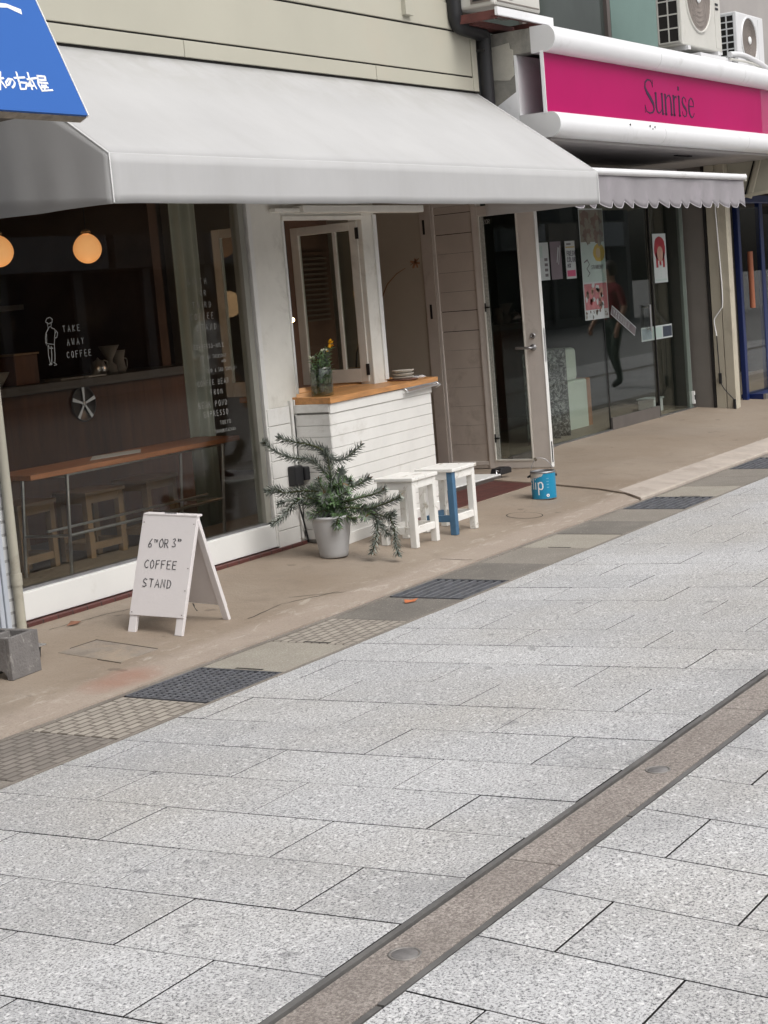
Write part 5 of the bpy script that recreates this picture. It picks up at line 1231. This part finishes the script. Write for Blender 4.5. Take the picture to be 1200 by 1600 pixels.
# cable with plugs on the cream corner
t = thing('hanging_cable', 'white and black power cable dangling down the cream corner boards', 'cable', (16.46, 6.2, .1))
k = 16.455
MB().tube(smooth_pts([(k, 6.206, 2.45), (k, 6.202, 2.15), (k, 6.180, 1.434), (k, 6.184, 1.20), (k, 6.205, 1.155), (k, 6.272, 1.07), (k, 6.284, 1.03), (k, 6.275, .95), (k, 6.266, .883)], 4), .007, pure_white, 7).build('white_lead', t)
MB().tube(smooth_pts([(k, 6.266, .883), (k, 6.262, .70), (k, 6.256, .486), (k, 6.245, .386), (k, 6.19, .30), (k, 6.13, .235), (k, 6.116, .20), (k, 6.112, .12)], 4), .005, black_plastic, 7).build('black_lead', t)
MB().box(k-.012, k+.012, 6.238, 6.268, .39, .50, black_plastic).box(k-.010, k+.014, 6.100, 6.128, .115, .225, black_plastic).build('plug', t, bevel=.005)

# ---------------- air conditioners and black pipe
def fan_unit(name, x0, x1, y0, y1, z0, z1, lab, m, logo=False, r=None, grid=(2, 7)):
    t = thing(name, lab, 'air conditioner', ((x0+x1)/2, (y0+y1)/2, z0), None)
    MB().box(x0+.012, x1, y0+.006, y1, z0, z1, m).build('casing', t, bevel=.012)
    mb = MB(); 
    mb.box(x0+.004, x0+.0119, y0+.03, y1-.02, z0+.03, z1-.03, dark_gap)
    nz = grid[1]; ny = grid[0]
    for i in range(nz+1):
        z = z0+.03+(z1-z0-.06)*i/nz; mb.box(x0, x0+.008, y0+.03, y1-.02, z-.006, z+.006, m)
    for i in range(ny+1):
        y = y0+.03+(y1-y0-.05)*i/ny; mb.box(x0-.001, x0+.007, y-.006, y+.006, z0+.026, z1-.026, m)
    mb.build('side_grille', t)
    r = r or min(.255, (z1-z0)*.44); cx = x0+(x1-x0)*.44; cz_ = (z0+z1)/2
    MB().lathe((cx, y0+.006, cz_), [(0, .001), (r*.98, .001), (r, .006)], ac_fan, 40, 'Y').build('fan_disc', t)
    mb = MB().lathe((cx, y0+.006, cz_), [(r*.98, -.002), (r*1.0, .012), (r*1.05, .012), (r*1.07, -.002)], m, 48, 'Y')
    for q in range(1, 7): mb.lathe((cx, y0+.006, cz_), [(r*q/7-.002, .008), (r*q/7-.002, .011), (r*q/7+.002, .011), (r*q/7+.002, .008)], ac_fan, 32, 'Y')
    mb.build('fan_guard', t)
    MB().lathe((cx, y0+.006, cz_), [(0, .016), (r*.16, .015), (r*.18, .008)], pure_white, 24, 'Y').build('fan_hub', t)
    MB().box(x1-.16, x1-.02, y0+.002, y0+.006, z0+.03, z1-.03, m).build('service_cover', t, bevel=.003)
    mb = MB()
    for X in (x0+.1, x1-.16): mb.box(X, X+.06, y0-.01, y1+.02, z0-.035, z0-.0005, ac_white)
    mb.build('foot_rail', t)
    return t
o = fan_unit('air_conditioner', 14.30, 15.30, 5.60, 5.84, 3.555, 4.45, 'dusty grey outdoor unit with a large round fan standing on the sign canopy', ac_body, r=.30)
MB().box(15.15, 15.22, 5.597, 5.602, 3.97, 3.99, black_plastic).box(15.15, 15.22, 5.597, 5.602, 3.93, 3.95, black_plastic).build('badge_bars', o)
MB().box(14.62, 15.42, 5.56, 5.9, 3.445, 3.505, ac_white, None).build('plinth', o, bevel=.004)
o = fan_unit('air_conditioner', 15.70, 16.47, 5.60, 5.87, 3.475, 3.975, 'smaller cleaner white outdoor unit at the right edge above the magenta sign', ac_white, r=.21, grid=(3, 7))
t = thing('refrigerant_pipe', 'white wrapped refrigerant pipe lying across the canopy between the two units', 'pipe', (15.4, 5.5, 3.5))
MB().tube([(15.38, 5.68, 4.4), (15.40, 5.66, 3.55)], .016, ac_white, 8).tube(smooth_pts([(15.30, 5.54, 3.53), (15.5, 5.50, 3.535), (15.75, 5.47, 3.50), (16.05, 5.46, 3.45), (16.3, 5.5, 3.43)], 4), .028, ac_white, 8).tube(smooth_pts([(15.2, 5.50, 3.475), (15.6, 5.47, 3.47), (15.95, 5.46, 3.445)], 4), .012, ac_body, 8).build('pipe', t)
# wall hung unit at the top
t = thing('air_conditioner', 'pale outdoor unit hung on a white bracket above the gap between the two shops', 'air conditioner', (11.2, 5.8, 3.5))
MB().box(10.80, 11.535, 5.612, 5.94, 3.555, 4.1, ac_body).build('casing', t, bevel=.02)
mb = MB().box(10.793, 10.80, 5.64, 5.80, 3.585, 3.75, ac_fan)
for k in range(5): mb.box(10.788, 10.795, 5.66, 5.78, 3.60+.03*k, 3.612+.03*k, dark_gap)
mb.build('side_grille', t)
MB().lathe((11.05, 5.61, 3.72), [(0, .002), (.10, .002), (.105, .006), (.11, .0)], ac_fan, 32, 'Y').box(10.84, 11.50, 5.606, 5.612, 3.585, 3.592, ac_fan).build('fan_guard', t)
MB().box(10.77, 11.66, 5.575, 5.60, 3.478, 3.535, sign_white).box(10.77, 11.66, 5.60, 5.63, 3.478, 3.49, rusty).build('bracket_rail', t, bevel=.002)
MB().box(10.78, 10.81, 5.60, 5.98, 3.46, 3.52, rusty).box(11.60, 11.63, 5.60, 5.98, 3.46, 3.52, rusty).box(10.9, 11.55, 5.85, 5.98, 3.46, 3.50, rusty).build('bracket_arm', t)
t = thing('black_downpipe', 'black downpipe running down the end of the cream fascia beside the grey concrete', 'pipe', (11.19, 5.93, 2.9))
MB().tube(smooth_pts([(10.79, 5.93, 4.2), (10.79, 5.93, 3.62), (10.80, 5.93, 3.50), (10.86, 5.93, 3.455), (11.12, 5.93, 3.435), (11.19, 5.93, 3.41), (11.195, 5.93, 3.32), (11.195, 5.93, 2.3)], 5), .055, black_plastic, 14).build('pipe', t)
MB().box(11.13, 11.26, 5.90, 6.0, 3.30, 3.32, black_metal).build('pipe_clip', t)

# ================================================================== BLUE SHOP AT THE RIGHT EDGE
bl = thing('blue_framed_shop_building', 'shop with deep blue door frames at the right edge of the photo', 'building', (18.5, 6.3, .1))
MB().box(16.66, 17.31, 6.35, 6.62, .05, 2.35, dark_wall).build('wall', bl)
mb = MB().box(17.31, 17.39, 6.285, 6.34, .10, 2.30, blue_paint).box(18.01, 18.12, 6.285, 6.34, .10, 2.30, blue_paint).box(19.3, 19.45, 6.24, 6.34, .10, 2.3, blue_paint).box(17.2, 19.5, 6.25, 6.36, 2.24, 2.32, blue_paint).box(17.44, 19.5, 6.15, 6.40, .10, .19, blue_paint)
mb.build('door_frame', bl, bevel=.006)
MB().box(17.40, 18.0, 6.29, 6.298, .19, 2.20, clear).box(18.14, 19.3, 6.29, 6.298, .19, 2.12, clear).build('glass_panel', bl)
MB().box(17.44, 17.95, 6.12, 6.15, .105, .185, dull_steel).build('sill_plate', bl)
MB().tube([(17.40, 6.20, 1.12), (17.40, 6.20, 1.72)], .03, orange_pole, 12).build('orange_handle', bl)
MB().box(16.62, 22, 6.4, 10.5, .0, .14, mat('pale_floor', (.30, .30, .29), .5, .1)).build('interior_floor', bl)
MB().box(16.62, 22, 10.4, 10.5, .1, 3.0, mat('grey_wall', (.13, .13, .13), .8, .1)).box(21.9, 22, 6.4, 10.5, .1, 3, mat('grey_wall2', (.12, .12, .12), .8, .1)).build('interior_wall', bl)
MB().box(16.62, 22, 6.3, 10.5, 2.32, 3.0, dark_wall).build('ceiling', bl)
t = thing('folding_chair', 'dark metal framed chair standing inside the blue framed shop', 'chair', (18.3, 7.0, .14))
MB().tube(smooth_pts([(17.75, 6.8, .14), (17.80, 6.8, .75), (17.95, 6.85, .95), (18.3, 6.9, .98)], 4), .018, black_metal, 8).tube([(18.35, 6.8, .14), (18.35, 6.8, 1.0), (18.1, 6.9, 1.5)], .018, black_metal, 8).tube([(17.77, 6.8, .42), (18.35, 6.8, .44)], .016, black_metal, 8).build('chair_frame', t)
MB().prism([(17.82, 6.82, 1.0), (18.3, 6.9, 1.02), (18.2, 6.95, 1.5), (18.0, 6.9, 1.42)], (0, .03, 0), black_plastic).build('backrest', t)
MB().box(17.8, 18.35, 6.78, 7.2, .50, .54, black_plastic).build('seat', t)
# cream canopy of the blue shop
cn2 = thing('cream_canopy', 'cream boxed canopy with slanted corner trim over the blue framed shop', 'canopy', (18, 6.0, 2.3))
XC = 16.605
MB().prism([(XC, 6.62, 2.30), (XC, 6.62, 3.1), (XC, 5.36, 3.1), (XC, 5.36, 2.32), (XC, 5.95, 2.285)], (.05, 0, 0), cream_metal).build('side_panel', cn2)
MB().box(XC+.05, 22, 5.36, 5.40, 2.32, 3.1, cream_metal).build('front_panel', cn2)
MB().box(XC+.05, 22, 5.40, 6.3, 3.0, 3.1, cream_metal).build('top_panel', cn2)
tr = mat('canopy_trim', (.50, .47, .38), .5, .05)
MB().bar((XC-.015, 5.885, 2.25), (XC-.015, 5.715, 2.78), .03, .05, tr).build('corner_trim', cn2, bevel=.006)
MB().bar((XC-.02, 5.955, 2.272), (XC-.02, 5.36, 2.318), .03, .03, tr).build('bottom_trim', cn2, bevel=.006)
MB().bar((XC-.004, 5.93, 2.29), (XC-.004, 5.77, 2.76), .012, .014, dark_gap).build('dark_strip', cn2)  # thin dark bar running beside the slanted corner trim

# ================================================================== CAFE INTERIOR
FZ = .14
t = thing('bar_table', 'long narrow wooden table on thin steel legs along the big window', 'table', (7.6, 6.65, FZ))
MB().box(6.60, 8.50, 6.47, 6.82, .755, .785, table_wood).build('tabletop', t, bevel=.004)
mb = MB()
for X in (6.90, 8.33):
    mb.tube([(X, 6.485, .75), (X+.03, 6.56, FZ)], .010, steel, 10); mb.tube([(X-.03, 6.80, .75), (X-.05, 6.84, FZ)], .010, steel, 10)
    mb.tube([(X, 6.49, .745), (X-.03, 6.80, .745)], .009, steel, 8); mb.tube([(X+.015, 6.53, .40), (X-.04, 6.82, .40)], .008, steel, 8)
mb.build('legs', t)
MB().tube([(6.915, 6.53, .40), (8.345, 6.53, .40)], .009, steel, 10).tube([(6.86, 6.64, .43), (8.33, 6.64, .43)], .008, steel, 10).tube([(6.9, 6.487, .748), (8.33, 6.487, .748)], .006, steel, 8).build('foot_rail', t)
t = MB().hexa([(7.25, 6.62, .787), (7.62, 6.55, .787), (7.80, 6.70, .787), (7.45, 6.78, .787), (7.25, 6.62, .789), (7.62, 6.55, .789), (7.80, 6.70, .789), (7.45, 6.78, .789)], pure_white)
t.build('paper_sheet', label='white sheet of paper lying on the long wooden table in the window', cat='paper')
for (x, y, r_, lab) in ((7.08, 7.06, .05, 'wooden stool under the left end of the window table'), (7.61, 6.99, -.04, 'wooden stool at the middle of the window table'), (8.18, 7.02, .06, 'wooden stool at the right end of the window table')):
    make_stool(x, y, .32, .26, .43, r_, lab, 'stool', stool_wood, name='wooden_stool', group='wooden stools behind the window', zf=lambda y: FZ)
lamp_m = emit('lamp_glass', (.95, .45, .165), .72)
for x, lab in ((7.845, 'round glowing orange pendant lamp, the whole one hanging behind the big window'), (7.085, 'round glowing orange pendant lamp cut off by the left edge of the photo')):
    t = thing('pendant_lamp', lab, 'lamp', (x, 7.0, 2.86), 'globe lamps hanging in the cafe window')
    prof = []
    for k in range(17):
        a = -math.pi/2+math.pi*k/16*.93; prof.append((.088*math.cos(a)*(1 if a < 0 else 1-.10*math.sin(a)), .088*math.sin(a)*1.04))
    prof[0] = (0, prof[0][1]); prof += [(.030, .10), (0, .10)]
    MB().lathe((x, 7.0, 2.03), prof, lamp_m, 40).build('globe', t)
    MB().lathe((x, 7.0, 2.12), [(.032, 0), (.026, .02), (0, .03)], mat('brass', (.25, .14, .05), .4, .1), 20).build('cap', t)
    MB().tube([(x, 7.0, 2.14), (x, 7.0, 2.86)], .003, black_plastic, 6).build('cord', t)
t = thing('window_curtain', 'sage green curtain strip hanging floor to ceiling behind the window lettering', 'curtain', (8.85, 7.05, .14))
mb = MB(); sheet(mb, lambda u, v: (8.72+.27*u+.005*v, 7.05+.018*math.sin(u*16), FZ+2.70*v), 40, 4, curtain_m)
o = mb.build('cloth', t); sd_ = o.modifiers.new('s', 'SOLIDIFY'); sd_.thickness = .004
MB().tube([(8.66, 7.05, 2.84), (9.05, 7.05, 2.84)], .008, steel, 8).build('rod', t)
# bar counter with wheel emblem and things on it
t = thing('coffee_bar', 'dark wooden coffee bar with a silver wheel emblem inside the cafe', 'bar counter', (8.0, 8.1, FZ))
MB().box(5.2, 9.85, 7.92, 8.45, FZ, 1.14, bar_wood).build('front', t)
MB().box(5.1, 9.95, 7.86, 8.5, 1.14, 1.20, mat('bar_top', (.12, .11, .10), .35, .15, 3, 40, .05)).build('top', t, bevel=.004)
ec = (8.66, 7.918, 1.025); mb = MB().lathe(ec, [(0, .004), (.12, .004), (.125, .010), (.115, .014), (.108, .008)], mat('emblem_dark', (.14, .13, .125), .35, .2, metal=.7), 40, 'Y')
mb.build('emblem_disc', t)
mb = MB()
for k in range(5):
    a = math.radians(18+72*k); mb.strokes([[(math.cos(a)*.02, math.sin(a)*.02, .8), (math.cos(a)*.11, math.sin(a)*.11, 1.6)]], (ec[0], ec[1]-.012, ec[2]), (1, 0, 0), (0, 0, 1), .016, .004, steel, (0, -1, 0))
mb.lathe((ec[0], ec[1]-.01, ec[2]), [(0, .004), (.02, .004), (.022, .0)], steel, 20, 'Y'); mb.build('emblem_spokes', t)
dull = mat('dull_china', (.26, .25, .23), .5, .1)
def latheob(name, lab, cat_, c, prof, m, extra=None):
    t = thing(name, lab, cat_, c); MB().lathe(c, prof, m, 28).build('body', t)
    if extra: extra(t, c)
def hnd(t, c): MB().tube(smooth_pts([(c[0]+.05, c[1], c[2]+.10), (c[0]+.095, c[1], c[2]+.09), (c[0]+.09, c[1], c[2]+.03), (c[0]+.045, c[1], c[2]+.02)], 4), .006, dull, 8).build('handle', t)
latheob('white_jug', 'pale jug with a handle on the dark coffee bar', 'jug', (9.22, 8.05, 1.201), [(0, 0), (.05, 0), (.055, .02), (.045, .10), (.06, .16), (.055, .16), (.04, .10), (0, .02)], dull, hnd)
latheob('coffee_dripper', 'cone shaped dripper standing beside the jug on the coffee bar', 'dripper', (9.10, 8.02, 1.201), [(0, 0), (.05, 0), (.045, .06), (.02, .08), (.02, .10), (.075, .20), (.07, .20), (.012, .10), (0, .1)], dull)
latheob('steel_kettle', 'small steel kettle on the left of the coffee bar', 'kettle', (8.95, 8.0, 1.201), [(0, 0), (.055, 0), (.06, .05), (.04, .10), (.015, .11), (0, .13)], steel, hnd)
t = thing('wooden_crate', 'brown wooden crate on the coffee bar at the far left', 'crate', (8.18, 8.05, 1.2)); MB().box(8.08, 8.30, 7.95, 8.15, 1.201, 1.40, bar_wood).build('crate_body', t, bevel=.006); MB().box(8.07, 8.31, 7.94, 8.16, 1.40, 1.412, stool_wood).build('crate_lid', t)
t = thing('white_bowl', 'white bowl at the very left of the coffee bar', 'bowl', (7.92, 8.0, 1.201)); MB().lathe((7.92, 8.0, 1.201), [(0, 0), (.05, 0), (.11, .10), (.10, .10), (.045, .01), (0, .01)], dull, 30).build('body', t)
t = thing('paper_stack', 'flat stack of pale paper on the coffee bar below the take away lettering', 'papers', (8.6, 7.98, 1.2)); MB().box(8.45, 8.68, 7.90, 8.05, 1.201, 1.215, dull).build('sheets', t); MB().box(8.72, 8.90, 7.89, 8.02, 1.201, 1.210, pure_white).build('top_sheet', t)
t = thing('wall_shelf', 'pale shelf of boxes and cups on the back wall of the cafe', 'shelf', (9.2, 9.7, 1.8))
MB().box(7.0, 9.88, 9.55, 9.9, 1.72, 1.76, dull).build('board', t)
mb = MB(); random.seed(21); x = 7.1
while x < 9.7:
    w_ = random.uniform(.08, .22); h = random.uniform(.1, .34); mb.box(x, x+w_, 9.6, 9.85, 1.761, 1.76+h, random.choice([dull, dark_wall2, bar_wood, curtain_m, mat('box_grey', (.16, .16, .16), .7, .2)])); x += w_+random.uniform(.02, .15)
mb.build('boxes', t)
# louvred shutter and hidden lamp seen through the serving window
t = thing('louvred_shutter', 'dark louvred panel seen through the open serving window', 'shutter', (11.2, 7.62, 1.4))
mb = MB().box(10.98, 11.38, 7.63, 7.66, 1.40, 1.98, dark_wall2)
mb.build('backing', t); mb = MB()
for k in range(13): mb.box(11.0, 11.36, 7.60, 7.63, 1.43+.041*k, 1.445+.041*k, mat('louvre_slat', (.13, .10, .075), .6, .1))
mb.build('slats', t)
MB().box(10.9, 11.5, 7.66, 7.74, FZ, 2.86, dark_wall2).build('louvre_wall', label='brown wall strip carrying the louvred panel inside the serving window', cat='wall')
t = thing('bare_bulb', 'tiny bright bulb glowing at the left edge of the serving window', 'bulb', (10.0, 7.05, 1.47))
MB().lathe((9.985, 7.02, 1.47), [(0, -.016), (.014, -.009), (.016, 0), (.011, .012), (0, .016)], emit('bulb_glass', (1, .80, .5), 14), 16).build('bulb', t)
MB().tube([(9.985, 7.02, 1.486), (9.985, 7.02, 2.86)], .004, black_plastic, 6).build('cord', t)
lp = bpy.data.lights.new('bulb_light', 'POINT'); lp.energy = 3.0; lp.color = (1, .55, .28); lp.shadow_soft_size = .03
lo = bpy.data.objects.new('bulb_light', lp); COL.objects.link(lo); lo.location = (9.985, 6.99, 1.43)
for x in (7.845, 7.085):
    lp = bpy.data.lights.new('pendant_light', 'POINT'); lp.energy = 1.2; lp.color = (1, .6, .32); lp.shadow_soft_size = .09
    lo = bpy.data.objects.new('pendant_light', lp); COL.objects.link(lo); lo.location = (x, 7.0, 1.62)

# ================================================================== OTHER SIDE OF THE STREET (seen only in reflections)
def opposite(x0, x1, h, lab, wallc, y=-13, nwin=5):
    b = thing('street_building', lab, 'building', ((x0+x1)/2, y, zb))
    wm = mat('op_wall_%d' % int(x0+50), wallc, .8, .08, .5, 20, .05)
    MB().box(x0, x1-.1, y-6, y, zb, h, wm).build('wall', b)
    fl_ = int((h-3)/2.8)
    for f in range(fl_):
        for k in range(nwin):
            X = x0+(x1-x0)*(k+.5)/nwin; z = 3.6+f*2.8
            MB().box(X-.8, X+.8, y, y+.04, z, z+1.3, mat('op_window', (.05, .06, .07), .2, .2)).build('window', b)
    MB().box(x0+.4, x1-.6, y+.001, y+.05, .2, 2.6, mat('op_shopfront', (.04, .045, .05), .25, .3, .7)).build('shopfront', b)
    mb = MB(); bandc = [(.42, .43, .44), (.30, .27, .24), (.36, .38, .40)]; k = 0; X = x0+.2
    while X < x1-1.5:
        w_ = min(x1-.4-X, random.uniform(2.6, 4.2)); mb.box(X, X+w_-.25, y, y+.5, 2.65, 3.5, mat('op_band_%d' % (k % 3), bandc[k % 3], .8, .1)); X += w_; k += 1
    mb.build('shop_sign_band', b)
    mb = MB(); X = x0+1.2
    while X < x1-1: mb.box(X-.14, X+.14, y+.05, y+.14, .1, 2.65, wm); X += 2.3
    mb.build('column', b)
    MB().box(x0, x1-.1, y-6, y+.1, h, h+.3, wm).build('parapet', b)
opposite(-14, 0, 5.6, 'two storey grey building across the street behind the camera', (.26, .25, .24))
opposite(0, 12, 6.0, 'beige building directly across the street behind the camera', (.34, .30, .25))
opposite(12, 24, 4.6, 'low brown shop building across the street', (.20, .17, .15))
opposite(24, 38, 6.6, 'tall pale building farther along across the street', (.36, .36, .35))
opposite(38, 60, 5.8, 'long dark grey building farthest along across the street', (.18, .18, .18), nwin=8)

# pedestrians out of frame to the right, mirrored in the shop windows
def pedestrian(x, y, face, lab, top, trousers, hairm, stride=.16):
    M = Matrix.Translation((x, y, zpav(y) if y > 2.1 else zfar(y))) @ Matrix.Rotation(face, 4, 'Z')
    V_ = [(0, 0, .95, .135, .10), (0, .01, 1.15, .125, .095), (0, .01, 1.35, .155, .10), (0, 0, 1.46, .075, .07), (0, .005, 1.53, .055, .055), (0, .015, 1.62, .078, .095), (0, .01, 1.70, .072, .085),
          (.10, 0, .90, .095, .095), (.10, stride*.5, .50, .062, .062), (.10, stride*.35-.05, .10, .042, .042), (.10, stride*.35+.10, .045, .038, .035),
          (-.10, 0, .90, .095, .095), (-.10, -stride*.3+.04, .50, .062, .062), (-.10, -stride*.9, .12, .042, .042), (-.10, -stride*.9+.14, .045, .038, .035),
          (.19, 0, 1.39, .06, .055), (.25, -.03, 1.12, .044, .044), (.24, .08, .90, .034, .034), (.235, .12, .80, .03, .022),
          (-.19, 0, 1.39, .06, .055), (-.25, .0, 1.12, .044, .044), (-.24, .14, .93, .034, .034), (-.235, .20, .85, .03, .022)]
    E_ = [(0, 1), (1, 2), (2, 3), (3, 4), (4, 5), (5, 6), (0, 7), (7, 8), (8, 9), (9, 10), (0, 11), (11, 12), (12, 13), (13, 14), (2, 15), (15, 16), (16, 17), (17, 18), (2, 19), (19, 20), (20, 21), (21, 22)]
    hands = []
    for hb, sx_ in ((18, 1), (22, -1)):
        bx, by, bz = V_[hb][:3]
        for k in range(4):
            i0 = len(V_); fx = (k-1.5)*.017
            V_.append((bx+sx_*.004, by+fx+.01, bz-.055+abs(k-1.5)*.006, .0095, .0095)); V_.append((bx-sx_*.008, by+fx+.012, bz-.10+abs(k-1.4)*.010, .008, .008)); E_ += [(hb, i0), (i0, i0+1)]
        i0 = len(V_); V_.append((bx-sx_*.012, by+.045, bz-.035, .010, .010)); E_.append((hb, i0))
    me = bpy.data.meshes.new('body'); me.from_pydata([M @ Vector(v[:3]) for v in V_], E_, []); o = bpy.data.objects.new('body_source', me); COL.objects.link(o)
    sk = o.modifiers.new('skin', 'SKIN'); sk.use_smooth_shade = True
    for i, v in enumerate(V_): me.skin_vertices[0].data[i].radius = (v[3], v[4])
    me.skin_vertices[0].data[0].use_root = True
    o.modifiers.new('sub', 'SUBSURF').render_levels = 2; o.modifiers['sub'].levels = 2
    dg = bpy.context.evaluated_depsgraph_get(); m2 = bpy.data.meshes.new_from_object(o.evaluated_get(dg)); bpy.data.objects.remove(o)
    skin = mat('skin', (.50, .30, .21), .5, .05); shoe = mat('shoe_black', (.02, .02, .02), .5, .1)
    m2.materials.clear()
    for q in (skin, top, trousers, shoe): m2.materials.append(q)
    z0 = M.translation.z; iM = M.inverted()
    for pl in m2.polygons:
        c_ = iM @ pl.center; pl.use_smooth = True
        pl.material_index = 3 if c_.z < .10 else (2 if c_.z < .98 and abs(c_.x) < .2 else (0 if c_.z > 1.475 or (abs(c_.x) > .2 and c_.z < 1.14) else 1))
    t = thing('person', lab, 'person', tuple(M.translation))
    b = bpy.data.objects.new('body', m2); COL.objects.link(b); b.parent = t; b.matrix_parent_inverse = Matrix.Translation(-Vector(t['base']))
    mb = MB(); hp = M @ Vector((0, 0, 0))
    prof = [(.098*math.cos(math.pi/2*k/8), .115*math.sin(math.pi/2*k/8)) for k in range(9)]
    mb.lathe(tuple(M @ Vector((0, -.012, 1.665))), [(.08, -.10), (.092, -.05)]+prof, hairm, 24); mb.build('hair', t)
    mb = MB()
    for sx_ in (-1, 1): mb.lathe(tuple(M @ Vector((sx_*.032, .098, 1.655))), [(0, -.008), (.009, 0), (0, .008)], shoe, 8)
    mb.build('eyes', t)
    mb = MB(); mb.prism([M @ Vector(p_) for p_ in ((-.012, .10, 1.615), (.012, .10, 1.615), (0, .10, 1.655))], M.to_3x3() @ Vector((0, .022, -.004)), skin); mb.build('nose', t)
    mb = MB(); mb.box(-.022, .022, .092, .104, 1.582, 1.590, mat('lips', (.30, .10, .09), .5, .05), M); mb.build('mouth', t)
pedestrian(11.7, 2.9, math.radians(-60), 'person in a white shirt and dark trousers walking out of frame by the cafe', mat('shirt_white', (.62, .63, .64), .8, .05), mat('trousers_dark', (.03, .035, .05), .8, .1), mat('hair_black', (.012, .010, .009), .5, .1))
pedestrian(21.5, 3.4, math.radians(120), 'person in a dull red top and green black trousers walking past the dark shop', mat('top_red', (.22, .03, .035), .8, .1), mat('trousers_green', (.03, .05, .04), .8, .1), mat('hair_brown', (.03, .02, .015), .5, .1))
